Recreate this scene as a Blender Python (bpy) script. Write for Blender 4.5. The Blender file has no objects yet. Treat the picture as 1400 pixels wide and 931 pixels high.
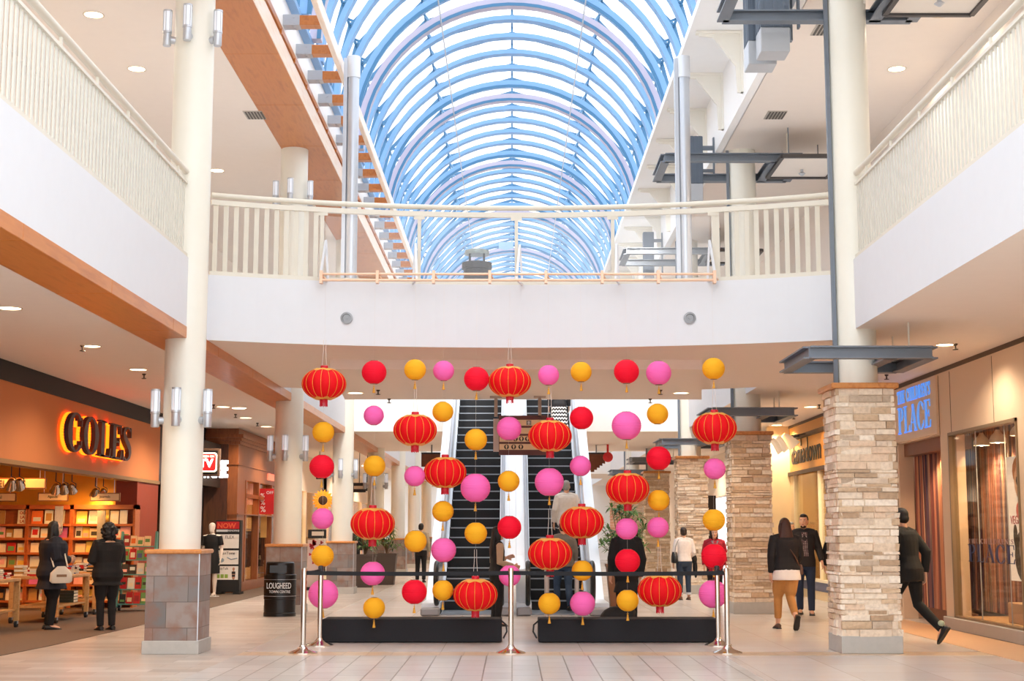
import bpy, bmesh, math, random
from mathutils import Vector, Matrix
random.seed(7)
R = math.radians
SC = bpy.context.scene
COL = SC.collection
# ------------------------------------------------------------------ camera model
TILT = R(7.48); FPX = 2000.0; HC = 1.5
ct, st = math.cos(TILT), math.sin(TILT)
def ray(px, py):
    dx = (px-700)/FPX; dv = (465.5-py)/FPX
    return Vector((dx, ct-dv*st, st+dv*ct))
def at(px, py, Y):
    d = ray(px, py); s = Y/d.y
    return Vector((d.x*s, Y, HC+d.z*s))
def at_z(px, py, Z):
    d = ray(px, py); s = (Z-HC)/d.z
    return Vector((d.x*s, d.y*s, Z))
def at_x(px, py, X):
    d = ray(px, py); s = X/d.x
    return Vector((X, d.y*s, HC+d.z*s))
cam_d = bpy.data.cameras.new('camera'); cam = bpy.data.objects.new('camera', cam_d); COL.objects.link(cam)
cam.location = (0, 0, HC); cam.rotation_euler = (R(90)+TILT, 0, 0)
cam_d.sensor_fit = 'HORIZONTAL'; cam_d.sensor_width = 36; cam_d.lens = 36*FPX/1400
cam_d.clip_start = .05; cam_d.clip_end = 500
SC.camera = cam
# ------------------------------------------------------------------ materials
def lin(h):
    h = h.lstrip('#'); o = []
    for i in (0, 2, 4):
        c = int(h[i:i+2], 16)/255
        o.append(c/12.92 if c <= .04045 else ((c+.055)/1.055)**2.4)
    return (o[0], o[1], o[2], 1)
MATS = {}
def _new(name):
    m = bpy.data.materials.new(name); m.use_nodes = True
    nt = m.node_tree; b = nt.nodes['Principled BSDF']
    MATS[name] = m
    return m, nt, b
def N(nt, t, **kw):
    n = nt.nodes.new(t)
    for k, v in kw.items(): setattr(n, k, v)
    return n
def mat(name, h, rough=.5, metal=0, var=.06, scale=6, bump=0, spec=.5, emit=None, es=0):
    if name in MATS: return MATS[name]
    m, nt, b = _new(name); L = nt.links.new
    c = lin(h)
    b.inputs['Roughness'].default_value = rough; b.inputs['Metallic'].default_value = metal
    b.inputs['Specular IOR Level'].default_value = spec
    b.inputs['Base Color'].default_value = c
    if var or bump:
        tc = N(nt, 'ShaderNodeTexCoord'); nz = N(nt, 'ShaderNodeTexNoise')
        nz.inputs['Scale'].default_value = scale; nz.inputs['Detail'].default_value = 3
        L(tc.outputs['Object'], nz.inputs['Vector'])
        mx = N(nt, 'ShaderNodeMix', data_type='RGBA')
        mx.inputs['A'].default_value = tuple(x*(1-var) for x in c[:3])+(1,)
        mx.inputs['B'].default_value = tuple(min(1, x*(1+var)) for x in c[:3])+(1,)
        L(nz.outputs['Fac'], mx.inputs['Factor']); L(mx.outputs['Result'], b.inputs['Base Color'])
        if bump:
            bp = N(nt, 'ShaderNodeBump'); bp.inputs['Strength'].default_value = bump; bp.inputs['Distance'].default_value = .01
            L(nz.outputs['Fac'], bp.inputs['Height']); L(bp.outputs['Normal'], b.inputs['Normal'])
    if emit:
        b.inputs['Emission Color'].default_value = lin(emit); b.inputs['Emission Strength'].default_value = es
    return m
def glass(name, h='#ffffff', gloss=.12, tint=.0):
    m, nt, b = _new(name); L = nt.links.new
    out = nt.nodes['Material Output']
    tr = N(nt, 'ShaderNodeBsdfTransparent'); tr.inputs['Color'].default_value = lin(h)
    gl = N(nt, 'ShaderNodeBsdfGlossy'); gl.inputs['Roughness'].default_value = .03
    lw = N(nt, 'ShaderNodeLayerWeight'); pw = N(nt, 'ShaderNodeMath', operation='POWER'); pw.inputs[1].default_value = 5
    ma = N(nt, 'ShaderNodeMath', operation='MULTIPLY_ADD'); ma.inputs[1].default_value = .5; ma.inputs[2].default_value = .04
    L(lw.outputs['Facing'], pw.inputs[0]); L(pw.outputs[0], ma.inputs[0])
    mx = N(nt, 'ShaderNodeMixShader')
    L(ma.outputs[0], mx.inputs['Fac']); L(tr.outputs['BSDF'], mx.inputs[1]); L(gl.outputs['BSDF'], mx.inputs[2])
    L(mx.outputs['Shader'], out.inputs['Surface'])
    nt.nodes.remove(b)
    return m
def paper(name, h, amt=.45):
    m, nt, b = _new(name); L = nt.links.new
    out = nt.nodes['Material Output']; c = lin(h)
    tc = N(nt, 'ShaderNodeTexCoord'); nz = N(nt, 'ShaderNodeTexNoise'); nz.inputs['Scale'].default_value = 30
    L(tc.outputs['Object'], nz.inputs['Vector'])
    mx = N(nt, 'ShaderNodeMix', data_type='RGBA')
    mx.inputs['A'].default_value = tuple(x*.93 for x in c[:3])+(1,); mx.inputs['B'].default_value = c
    L(nz.outputs['Fac'], mx.inputs['Factor'])
    b.inputs['Roughness'].default_value = .6
    b.inputs['Specular IOR Level'].default_value = .2
    L(mx.outputs['Result'], b.inputs['Base Color'])
    tl = N(nt, 'ShaderNodeBsdfTranslucent'); L(mx.outputs['Result'], tl.inputs['Color'])
    ms = N(nt, 'ShaderNodeMixShader'); ms.inputs['Fac'].default_value = amt
    L(b.outputs['BSDF'], ms.inputs[1]); L(tl.outputs['BSDF'], ms.inputs[2]); L(ms.outputs['Shader'], out.inputs['Surface'])
    return m
def emis(name, h, s):
    m, nt, b = _new(name)
    b.inputs['Base Color'].default_value = lin(h); b.inputs['Emission Color'].default_value = lin(h)
    b.inputs['Emission Strength'].default_value = s
    return m
def brick(name, c1, c2, mortar, bw, bh, msize, axes='xy', rough=.4, offset=.5, var=.5, noise_scale=8, c3=None, spec=.5, rot=False):
    """tiles: per-tile colour between c1 and c2 (and mottled towards c3)"""
    m, nt, b = _new(name); L = nt.links.new
    tc = N(nt, 'ShaderNodeTexCoord'); sp = N(nt, 'ShaderNodeSeparateXYZ'); cb = N(nt, 'ShaderNodeCombineXYZ')
    L(tc.outputs['Object'], sp.inputs[0])
    if axes == 'wall':
        ad = N(nt, 'ShaderNodeMath', operation='ADD'); L(sp.outputs['X'], ad.inputs[0]); L(sp.outputs['Y'], ad.inputs[1])
        L(ad.outputs[0], cb.inputs['X']); L(sp.outputs['Z'], cb.inputs['Y'])
    elif axes == 'yx':
        L(sp.outputs['Y'], cb.inputs['X']); L(sp.outputs['X'], cb.inputs['Y'])
    else:
        L(sp.outputs['X'], cb.inputs['X']); L(sp.outputs['Y'], cb.inputs['Y'])
    bt = N(nt, 'ShaderNodeTexBrick'); bt.offset = offset
    bt.inputs['Color1'].default_value = lin(c1); bt.inputs['Color2'].default_value = lin(c2); bt.inputs['Mortar'].default_value = lin(mortar)
    bt.inputs['Scale'].default_value = 1; bt.inputs['Brick Width'].default_value = bw; bt.inputs['Row Height'].default_value = bh
    bt.inputs['Mortar Size'].default_value = msize; bt.inputs['Mortar Smooth'].default_value = .1; bt.inputs['Bias'].default_value = 0
    L(cb.outputs[0], bt.inputs['Vector'])
    last = bt.outputs['Color']
    if c3:
        nz = N(nt, 'ShaderNodeTexNoise'); nz.inputs['Scale'].default_value = noise_scale; nz.inputs['Detail'].default_value = 6
        L(tc.outputs['Object'], nz.inputs['Vector'])
        rp = N(nt, 'ShaderNodeValToRGB'); rp.color_ramp.elements[0].position = .42; rp.color_ramp.elements[1].position = .68
        L(nz.outputs['Fac'], rp.inputs['Fac'])
        ml = N(nt, 'ShaderNodeMath', operation='MULTIPLY'); ml.inputs[1].default_value = var; L(rp.outputs['Color'], ml.inputs[0])
        mx = N(nt, 'ShaderNodeMix', data_type='RGBA'); mx.inputs['B'].default_value = lin(c3)
        L(ml.outputs[0], mx.inputs['Factor']); L(last, mx.inputs['A']); last = mx.outputs['Result']
    L(last, b.inputs['Base Color'])
    bp = N(nt, 'ShaderNodeBump'); bp.inputs['Strength'].default_value = .3; bp.inputs['Distance'].default_value = .004; bp.invert = True
    L(bt.outputs['Fac'], bp.inputs['Height']); L(bp.outputs['Normal'], b.inputs['Normal'])
    b.inputs['Roughness'].default_value = rough; b.inputs['Specular IOR Level'].default_value = spec
    return m
def island(name, cols, rough=.8, bump=.4, scale=25):
    """a colour for every loose piece of the mesh, from a ramp"""
    m, nt, b = _new(name); L = nt.links.new
    g = N(nt, 'ShaderNodeNewGeometry'); rp = N(nt, 'ShaderNodeValToRGB'); rp.color_ramp.interpolation = 'CONSTANT'
    e = rp.color_ramp.elements
    while len(e) < len(cols): e.new(.5)
    for i, c in enumerate(cols): e[i].position = i/len(cols); e[i].color = lin(c)
    L(g.outputs['Random Per Island'], rp.inputs['Fac'])
    tc = N(nt, 'ShaderNodeTexCoord'); nz = N(nt, 'ShaderNodeTexNoise'); nz.inputs['Scale'].default_value = scale; nz.inputs['Detail'].default_value = 5
    L(tc.outputs['Object'], nz.inputs['Vector'])
    mx = N(nt, 'ShaderNodeMix', data_type='RGBA', blend_type='MULTIPLY'); mx.inputs['Factor'].default_value = .35
    r2 = N(nt, 'ShaderNodeValToRGB'); r2.color_ramp.elements[0].color = (.45, .4, .36, 1); r2.color_ramp.elements[0].position = .3; r2.color_ramp.elements[1].position = .6
    L(nz.outputs['Fac'], r2.inputs['Fac']); L(rp.outputs['Color'], mx.inputs['A']); L(r2.outputs['Color'], mx.inputs['B'])
    L(mx.outputs['Result'], b.inputs['Base Color'])
    bp = N(nt, 'ShaderNodeBump'); bp.inputs['Strength'].default_value = bump; bp.inputs['Distance'].default_value = .01
    L(nz.outputs['Fac'], bp.inputs['Height']); L(bp.outputs['Normal'], b.inputs['Normal'])
    b.inputs['Roughness'].default_value = rough
    return m
def wave(name, cols, scale, axis='Y', rough=.6, dist=2.0, detail=3, rings=False, stretch=(1, 1, 1), lo=.28, hi=.72):
    """wood grain / stripes: a 1-D noise along one axis through a ramp"""
    m, nt, b = _new(name); L = nt.links.new
    tc = N(nt, 'ShaderNodeTexCoord'); mp = N(nt, 'ShaderNodeMapping'); mp.inputs['Scale'].default_value = stretch
    L(tc.outputs['Object'], mp.inputs['Vector'])
    nz = N(nt, 'ShaderNodeTexNoise'); nz.inputs['Scale'].default_value = scale; nz.inputs['Detail'].default_value = detail
    L(mp.outputs['Vector'], nz.inputs['Vector'])
    rp = N(nt, 'ShaderNodeValToRGB'); e = rp.color_ramp.elements
    while len(e) < len(cols): e.new(.5)
    for i, c in enumerate(cols): e[i].position = lo+(hi-lo)*i/max(1, len(cols)-1); e[i].color = lin(c)
    L(nz.outputs['Fac'], rp.inputs['Fac']); L(rp.outputs['Color'], b.inputs['Base Color'])
    b.inputs['Roughness'].default_value = rough
    return m
# ------------------------------------------------------------------ mesh builder
class MB:
    def __init__(s): s.v = []; s.f = []; s.mi = []; s.m = 0
    def add(s, vs, fs):
        o = len(s.v); s.v += [tuple(v) for v in vs]
        for f in fs: s.f.append(tuple(i+o for i in f)); s.mi.append(s.m)
        return s
    def box(s, x0, x1, y0, y1, z0, z1, bev=0):
        if x0 > x1: x0, x1 = x1, x0
        if y0 > y1: y0, y1 = y1, y0
        if z0 > z1: z0, z1 = z1, z0
        if bev:
            b = min(bev, (x1-x0)/2.1, (y1-y0)/2.1, (z1-z0)/2.1)
            # chamfered box: 24 vertices
            vs = []; idx = {}
            for sx in (0, 1):
                for sy in (0, 1):
                    for sz in (0, 1):
                        X, Y, Z = (x0, x1)[sx], (y0, y1)[sy], (z0, z1)[sz]
                        ix, iy, iz = (b, -b)[sx], (b, -b)[sy], (b, -b)[sz]
                        idx[sx, sy, sz, 'x'] = len(vs); vs.append((X, Y+iy, Z+iz))
                        idx[sx, sy, sz, 'y'] = len(vs); vs.append((X+ix, Y, Z+iz))
                        idx[sx, sy, sz, 'z'] = len(vs); vs.append((X+ix, Y+iy, Z))
            def flat(p, ax):
                c = Vector((0, 0, 0))
                for i in p: c += Vector(vs[i])
                c /= len(p); ctr = Vector(((x0+x1)/2, (y0+y1)/2, (z0+z1)/2))
                n = (Vector(vs[p[1]])-Vector(vs[p[0]])).cross(Vector(vs[p[2]])-Vector(vs[p[0]]))
                return p if n.dot(c-ctr) > 0 else p[::-1]
            fs = []
            q = [(0, 0), (0, 1), (1, 1), (1, 0)]
            for k in (0, 1):
                fs.append([idx[k, a, c, 'x'] for a, c in q]); fs.append([idx[a, k, c, 'y'] for a, c in q]); fs.append([idx[a, c, k, 'z'] for a, c in q])
            for a in (0, 1):
                for c in (0, 1):
                    fs.append([idx[a, c, 0, 'x'], idx[a, c, 1, 'x'], idx[a, c, 1, 'y'], idx[a, c, 0, 'y']])
                    fs.append([idx[a, 0, c, 'x'], idx[a, 1, c, 'x'], idx[a, 1, c, 'z'], idx[a, 0, c, 'z']])
                    fs.append([idx[0, a, c, 'y'], idx[1, a, c, 'y'], idx[1, a, c, 'z'], idx[0, a, c, 'z']])
                    for d in (0, 1): fs.append([idx[a, c, d, k] for k in 'xyz'])
            return s.add(vs, [flat(f, 0) for f in fs])
        vs = [(x, y, z) for z in (z0, z1) for y in (y0, y1) for x in (x0, x1)]
        return s.add(vs, [(0, 2, 3, 1), (4, 5, 7, 6), (0, 1, 5, 4), (2, 6, 7, 3), (0, 4, 6, 2), (1, 3, 7, 5)])
    def obox(s, c, ax, ay, az):
        """oriented box: centre and three half-axis vectors"""
        c, ax, ay, az = Vector(c), Vector(ax), Vector(ay), Vector(az)
        vs = [c+ax*i+ay*j+az*k for k in (-1, 1) for j in (-1, 1) for i in (-1, 1)]
        fs = [(0, 2, 3, 1), (4, 5, 7, 6), (0, 1, 5, 4), (2, 6, 7, 3), (0, 4, 6, 2), (1, 3, 7, 5)]
        if ax.cross(ay).dot(az) < 0: fs = [f[::-1] for f in fs]
        return s.add(vs, fs)
    def bar(s, p, q, w, h, up=(0, 0, 1)):
        p, q = Vector(p), Vector(q); d = q-p; a = d.cross(Vector(up))
        if a.length < 1e-6: a = d.cross(Vector((1, 0, 0)))
        a.normalize(); u = a.cross(d).normalized()
        return s.obox((p+q)/2, a*w/2, d/2, u*h/2)
    def loft(s, secs, cap=True, closed=True):
        """secs: list of rings (equal length lists of points)"""
        n = len(secs[0]); o = len(s.v)
        for r in secs: s.v += [tuple(p) for p in r]
        for i in range(len(secs)-1):
            for j in range(n if closed else n-1):
                k = (j+1) % n
                s.f.append((o+i*n+j, o+i*n+k, o+(i+1)*n+k, o+(i+1)*n+j)); s.mi.append(s.m)
        if cap:
            s.f.append(tuple(o+j for j in range(n))[::-1]); s.mi.append(s.m)
            s.f.append(tuple(o+(len(secs)-1)*n+j for j in range(n))); s.mi.append(s.m)
        return s
    def tube(s, pts, r, n=8, cap=True, flat=None):
        pts = [Vector(p) for p in pts]; rs = r if isinstance(r, (list, tuple)) else [r]*len(pts)
        secs = []; up = None
        for i, p in enumerate(pts):
            d = (pts[min(i+1, len(pts)-1)]-pts[max(i-1, 0)]).normalized()
            if up is None:
                up = Vector((0, 0, 1)) if abs(d.z) < .9 else Vector((0, 1, 0))
            a = d.cross(up)
            if a.length < 1e-5: a = d.cross(Vector((1, 0, 0)))
            a.normalize(); u = a.cross(d).normalized(); up = u
            f = flat or 1
            secs.append([p+(a*math.cos(t)+u*math.sin(t)*f)*rs[i] for t in [2*math.pi*k/n for k in range(n)]])
        return s.loft(secs, cap)
    def lathe(s, prof, c=(0, 0, 0), n=24, cap=True):
        c = Vector(c)
        secs = [[c+Vector((r*math.cos(2*math.pi*k/n), r*math.sin(2*math.pi*k/n), z)) for k in range(n)] for r, z in prof]
        return s.loft(secs, cap)
    def ell(s, c, rx, ry, rz, n=14, m=9):
        c = Vector(c); secs = []
        for i in range(m):
            t = -math.pi/2+math.pi*(i+.02)/(m-1+.04)
            secs.append([c+Vector((rx*math.cos(t)*math.cos(2*math.pi*k/n), ry*math.cos(t)*math.sin(2*math.pi*k/n), rz*math.sin(t))) for k in range(n)])
        return s.loft(secs)
    def prism(s, poly, axis, a0, a1, fn=None):
        """polygon of 2-D points pushed along an axis: 'x': (y,z), 'y': (x,z), 'z': (x,y)"""
        def P(u, v, a):
            return {'x': (a, u, v), 'y': (u, a, v), 'z': (u, v, a)}[axis]
        n = len(poly)
        vs = [P(u, v, a0) for u, v in poly]+[P(u, v, a1) for u, v in poly]
        fs = [tuple(range(n))[::-1], tuple(range(n, 2*n))]+[(i, (i+1) % n, n+(i+1) % n, n+i) for i in range(n)]
        return s.add(vs, fs)
    def rect_sweep(s, pts, w, z0, z1):
        """a rectangular bar swept along a plan path: w across, from z0 to z1"""
        secs = []; P = [Vector((p[0], p[1], 0)) for p in pts]
        for i, p in enumerate(P):
            d = (P[min(i+1, len(P)-1)]-P[max(i-1, 0)]).normalized(); a = Vector((d.y, -d.x, 0))*w/2
            secs.append([(p.x+a.x, p.y+a.y, z0), (p.x-a.x, p.y-a.y, z0), (p.x-a.x, p.y-a.y, z1), (p.x+a.x, p.y+a.y, z1)])
        return s.loft(secs)
ORG = {}
def to_mesh(mb, name, mats, org=(0, 0, 0), smooth=False):
    me = bpy.data.meshes.new(name); ox, oy, oz = org
    me.from_pydata([(x-ox, y-oy, z-oz) for x, y, z in mb.v], [], mb.f); me.validate()
    for m in (mats if isinstance(mats, (list, tuple)) else [mats]): me.materials.append(m)
    if len(me.materials) > 1 and len(mb.mi) == len(me.polygons): me.polygons.foreach_set('material_index', mb.mi)
    bm = bmesh.new(); bm.from_mesh(me); bmesh.ops.recalc_face_normals(bm, faces=bm.faces)
    if smooth:
        for f in bm.faces: f.smooth = True
        for e in bm.edges:
            if len(e.link_faces) == 2 and e.calc_face_angle(0) > R(38): e.smooth = False
    bm.to_mesh(me); bm.free(); me.update()
    return me
def obj(name, mb, mats, parent=None, smooth=False, org=None, label=None, kind=None):
    o0 = org if org is not None else (ORG.get(parent.name, (0, 0, 0)) if parent else (0, 0, 0))
    me = mb if isinstance(mb, bpy.types.Mesh) else to_mesh(mb, name, mats, o0, smooth)
    o = bpy.data.objects.new(name, me); COL.objects.link(o)
    if parent: o.parent = parent; ORG[o.name] = ORG.get(parent.name, (0, 0, 0))
    elif org is not None: o.location = org; ORG[o.name] = tuple(org)
    if label: o['label'] = label
    if kind: o['kind'] = kind
    return o
def tag(o, label, cat, group=None):
    o['label'] = label; o['category'] = cat
    if group: o['group'] = group
    return o
def thing(name, label, cat, loc=(0, 0, 0), group=None):
    o = bpy.data.objects.new(name, None); COL.objects.link(o); o.location = loc; o.empty_display_size = .1
    ORG[o.name] = tuple(loc)
    return tag(o, label, cat, group)
def struct(name, mb, mats, smooth=False):
    o = obj(name, mb, mats, None, smooth); o['kind'] = 'structure'; return o
def dup(root, loc, label=None, scale=None, rotz=None, group=None):
    r = root.copy(); COL.objects.link(r); r.location = loc
    if scale is not None: r.scale = scale if isinstance(scale, (tuple, list)) else (scale,)*3
    if rotz is not None: r.rotation_euler = (0, 0, rotz)
    if label: r['label'] = label
    if group: r['group'] = group
    for ch in list(root.children):
        c = ch.copy(); COL.objects.link(c); c.parent = r
        for g in list(ch.children):
            d = g.copy(); COL.objects.link(d); d.parent = c
    return r
# text with the built-in font, as extruded mesh in a local frame
def text_mb(body, height, depth, origin, xdir, updir, align='LEFT', width=None, spacing=1.0, bold=0, res=3):
    cu = bpy.data.curves.new('t', 'FONT'); cu.body = body; cu.size = 1; cu.space_character = spacing
    cu.extrude = .5; cu.offset = bold; cu.resolution_u = res
    ob = bpy.data.objects.new('t', cu); COL.objects.link(ob)
    dg = bpy.context.evaluated_depsgraph_get(); me = bpy.data.meshes.new_from_object(ob.evaluated_get(dg))
    bpy.data.objects.remove(ob)
    xs = [v.co.x for v in me.vertices]; ys = [v.co.y for v in me.vertices]
    x0, x1, y0, y1 = min(xs), max(xs), min(ys), max(ys)
    sy = height/(y1-y0); sx = width/(x1-x0) if width else sy
    X, U = Vector(xdir).normalized(), Vector(updir).normalized(); Nn = X.cross(U); O = Vector(origin)
    off = {'LEFT': 0, 'CENTER': (x1-x0)*sx/2, 'RIGHT': (x1-x0)*sx}[align]
    mb = MB(); mb.v = [tuple(O+X*((v.co.x-x0)*sx-off)+U*((v.co.y-y0)*sy)+Nn*((v.co.z+.5)*depth)) for v in me.vertices]
    mb.f = [tuple(p.vertices) for p in me.polygons]; mb.mi = [0]*len(mb.f)
    bpy.data.meshes.remove(me); bpy.data.curves.remove(cu)
    return mb
# a small serif alphabet made of stems, hairlines and swelling bowls (unit height, returns polygons and advance)
def _ring(cx, cy, rx, ry, thick, thin, a0=0, a1=360, n=26):
    out, inn = [], []
    for i in range(n+1):
        a = R(a0+(a1-a0)*i/n); c, s_ = math.cos(a), math.sin(a)
        out.append((cx+rx*c, cy+ry*s_)); inn.append((cx+(rx-thick)*c, cy+(ry-thin)*s_))
    return [[out[i], out[i+1], inn[i+1], inn[i]] for i in range(n)]
def _bx(x0, x1, y0, y1): return [[(x0, y0), (x1, y0), (x1, y1), (x0, y1)]]
def _ln(x0, y0, x1, y1, w): return [[(x0-w/2, y0), (x0+w/2, y0), (x1+w/2, y1), (x1-w/2, y1)]]
def serif_letter(ch):
    T, h, sr = .17, .045, .05
    if ch == 'O': return _ring(.36, .5, .36, .52, .19, .05, n=36), .74
    if ch == 'C': return _ring(.36, .5, .36, .52, .19, .05, 42, 318, 32)+_bx(.585, .635, .68, .92)+_bx(.585, .635, .1, .3), .68
    if ch == 'L': return _bx(.08, .08+T, 0, 1)+_bx(0, .34, .955, 1)+_bx(0, .55, 0, h)+[[(.5, h), (.55, 0), (.58, .26), (.54, .26)]], .58
    if ch == 'E': return _bx(.08, .08+T, 0, 1)+_bx(0, .53, .955, 1)+_bx(0, .55, 0, h)+_bx(.2, .42, .48, .525)+_bx(.4, .44, .38, .63)+[[(.48, h), (.55, 0), (.58, .26), (.54, .26)], [(.48, .955), (.51, .74), (.55, .74), (.53, 1)]], .6
    if ch == 'S':
        P = []; pts = []
        for i in range(25):
            t = i/24; a = R(35+t*235) if t < .5 else 0
            pts.append(t)
        path = [(.44, .74), (.42, .88), (.33, .975), (.22, .98), (.11, .92), (.075, .8), (.11, .68), (.2, .58), (.3, .48), (.38, .38), (.41, .25), (.37, .11), (.27, .025), (.16, .025), (.06, .1), (.03, .26)]
        wd = [.05, .05, .05, .06, .1, .14, .17, .19, .19, .17, .14, .1, .06, .05, .05, .05]
        for i in range(len(path)-1):
            (xa, ya), (xb, yb) = path[i], path[i+1]
            dx, dy = xb-xa, yb-ya; l = math.hypot(dx, dy); nx, ny = -dy/l, dx/l
            def nrm(k):
                (x0, y0), (x1, y1) = path[max(0, k-1)], path[min(len(path)-1, k+1)]
                l = math.hypot(x1-x0, y1-y0); return -(y1-y0)/l, (x1-x0)/l
            n0, n1 = nrm(i), nrm(i+1); w0, w1 = wd[i]/2, wd[i+1]/2
            P.append([(xa+n0[0]*w0, ya+n0[1]*w0), (xa-n0[0]*w0, ya-n0[1]*w0), (xb-n1[0]*w1, yb-n1[1]*w1), (xb+n1[0]*w1, yb+n1[1]*w1)])
        return P+_bx(.42, .465, .7, 1)+_bx(.005, .05, 0, .3), .48
    if ch == 'P': return _bx(.08, .08+T, 0, 1)+_bx(0, .34, 0, h)+_bx(0, .3, .955, 1)+_ring(.3, .74, .28, .26, .16, .045, -90, 90, 16)+_bx(.2, .3, .48, .525)+_bx(.2, .3, .955, 1), .6
    if ch == 'A': return _ln(.07, 0, .34, 1, .045)+_ln(.58, 0, .33, 1, .17)+_bx(.16, .48, .3, .345)+_bx(-.02, .17, 0, h)+_bx(.44, .72, 0, h), .7
    if ch == 'T': return _bx(.22, .22+T, 0, 1)+_bx(0, .61, .955, 1)+_bx(.12, .49, 0, h)+_bx(0, .04, .75, 1)+_bx(.57, .61, .75, 1), .63
    if ch == 'H': return _bx(.07, .07+T, 0, 1)+_bx(.5, .5+T, 0, 1)+_bx(.2, .52, .48, .525)+_bx(0, .31, 0, h)+_bx(0, .31, .955, 1)+_bx(.43, .74, 0, h)+_bx(.43, .74, .955, 1), .76
    if ch == 'I': return _bx(.07, .07+T, 0, 1)+_bx(0, .31, 0, h)+_bx(0, .31, .955, 1), .33
    if ch == 'D': return _bx(.07, .07+T, 0, 1)+_bx(0, .3, 0, h)+_bx(0, .3, .955, 1)+_ring(.28, .5, .4, .5, .18, .045, -90, 90, 20), .7
    if ch == 'R': return serif_letter('P')[0]+[[(.3, .5), (.42, .5), (.72, 0), (.52, 0)]], .7
    if ch == 'N': return _bx(.07, .12, 0, 1)+_bx(.58, .63, 0, 1)+[[(.02, 1), (.2, 1), (.63, 0), (.5, 0)]]+_bx(0, .2, 0, h)+_bx(.5, .72, .955, 1), .73
    if ch == 'B': return serif_letter('P')[0]+_ring(.31, .26, .3, .27, .16, .045, -90, 90, 16)+_bx(.2, .31, 0, h), .64
    if ch == "'": return [[(.04, 1), (.14, 1), (.1, .72), (.06, .72)]], .18
    return [], .3
def serif_mb(word, height, depth, origin, xdir, updir, width=None, gap=.06, grow=0):
    """every letter one prism set; returns a list of MBs, one per letter"""
    adv = []; x = 0
    for ch in word: p, a = serif_letter(ch); adv.append((p, x)); x += a+gap
    tot = x-gap; sx = (width/tot) if width else height
    X, U = Vector(xdir).normalized(), Vector(updir).normalized(); Nn = X.cross(U); O = Vector(origin)
    out = []
    for polys, x0 in adv:
        if not polys: continue
        mb = MB()
        for pl in polys:
            if grow:
                cx = sum(p[0] for p in pl)/len(pl); cy = sum(p[1] for p in pl)/len(pl)
                pl = [(p[0]+(grow if p[0] > cx else -grow), p[1]+(grow if p[1] > cy else -grow)) for p in pl]
            n = len(pl)
            a = [O+X*((x0+u)*sx)+U*(v*height) for u, v in pl]; b = [q+Nn*depth for q in a]
            mb.add(a+b, [tuple(range(n))[::-1], tuple(range(n, 2*n))]+[(i, (i+1) % n, n+(i+1) % n, n+i) for i in range(n)])
        out.append(mb)
    return out
def join(*mbs):
    r = MB()
    for m in mbs: r.add(m.v, m.f)
    return r
ORD = ['zeroth', 'first', 'second', 'third', 'fourth', 'fifth', 'sixth', 'seventh', 'eighth', 'ninth', 'tenth', 'eleventh', 'twelfth', 'thirteenth', 'fourteenth', 'fifteenth', 'sixteenth', 'seventeenth', 'eighteenth', 'nineteenth', 'twentieth']
ORD += ['twenty-'+o for o in ORD[1:10]]+['thirtieth']+['thirty-'+o for o in ORD[1:10]]+['fortieth']
def spot(name, loc, energy, color, size=R(110), target=None, blend=.6, rad=.06):
    l = bpy.data.lights.new(name, 'SPOT'); l.energy = energy; l.color = lin(color)[:3]; l.spot_size = size; l.spot_blend = blend; l.shadow_soft_size = rad
    o = bpy.data.objects.new(name, l); COL.objects.link(o); o.location = loc
    d = Vector(target)-Vector(loc) if target is not None else Vector((0, 0, -1))
    o.rotation_euler = d.to_track_quat('-Z', 'Y').to_euler(); return o
def arealight(name, loc, sx, sy, energy, color, target=None):
    l = bpy.data.lights.new(name, 'AREA'); l.shape = 'RECTANGLE'; l.size = sx; l.size_y = sy; l.energy = energy; l.color = lin(color)[:3]
    o = bpy.data.objects.new(name, l); COL.objects.link(o); o.location = loc
    d = Vector(target)-Vector(loc) if target is not None else Vector((0, 0, -1))
    o.rotation_euler = d.to_track_quat('-Z', 'Y').to_euler(); return o
# ================================================================== materials used all over
WHITE = mat('white_paint', '#d9dce1', .55, var=.02)
WHITE_LIFT = mat('white_paint_light_lift', '#f4f4f3', .55, var=.02)  # same white paint, lightened in colour to make up for weaker light
BEIGE = mat('beige_plaster', '#ece2d8', .8, var=.02)
CREAM = mat('cream_paint', '#e6e4d8', .35, var=.02)
WOOD = wave('orange_maple', ['#bb6f33', '#c67b3c', '#b1672e'], 3, stretch=(4, .5, 4), rough=.3)
PEACH = wave('pale_maple', ['#f3dcc6', '#f7e5d3', '#efd5bc'], 3, stretch=(4, .5, 4), rough=.35)
CAPW = wave('cap_wood', ['#c07a3c', '#cd8a4a', '#b87036'], 4, stretch=(4, 1, 4), rough=.35)
STEEL = mat('blue_grey_steel', '#747d88', .45, .3, var=.08)
ALU = mat('satin_aluminium', '#c3c8cf', .35, .6, var=.03)
CHROME = mat('polished_chrome', '#d8d3cc', .12, 1, var=0)
BLACK = mat('matt_black', '#17171a', .6, var=.1)
DARK = mat('dark_charcoal', '#2a2a2e', .5, var=.1)
SKYBLUE = mat('sky_blue_paint', '#7ba7d5', .4, .0, var=.04)
DEEPBLUE = mat('deep_blue_paint', '#44789f', .4, var=.05)
LILAC = mat('lilac_grey_paint', '#b5b0c4', .4, var=.03)
RAILW = mat('ivory_rail_paint', '#d8d3c5', .4, var=.02)
RAILG = mat('grey_baluster_paint', '#cfcdc2', .4, var=.03)
CLEAR = glass('clear_glass')
SHOPG = glass('shop_glass', '#f4f4f0')
SLATE = brick('slate_tile', '#9a8c85', '#686767', '#57504b', .43, .32, .004, 'wall', .45, .37, .75, 5, '#855c49')
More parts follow.
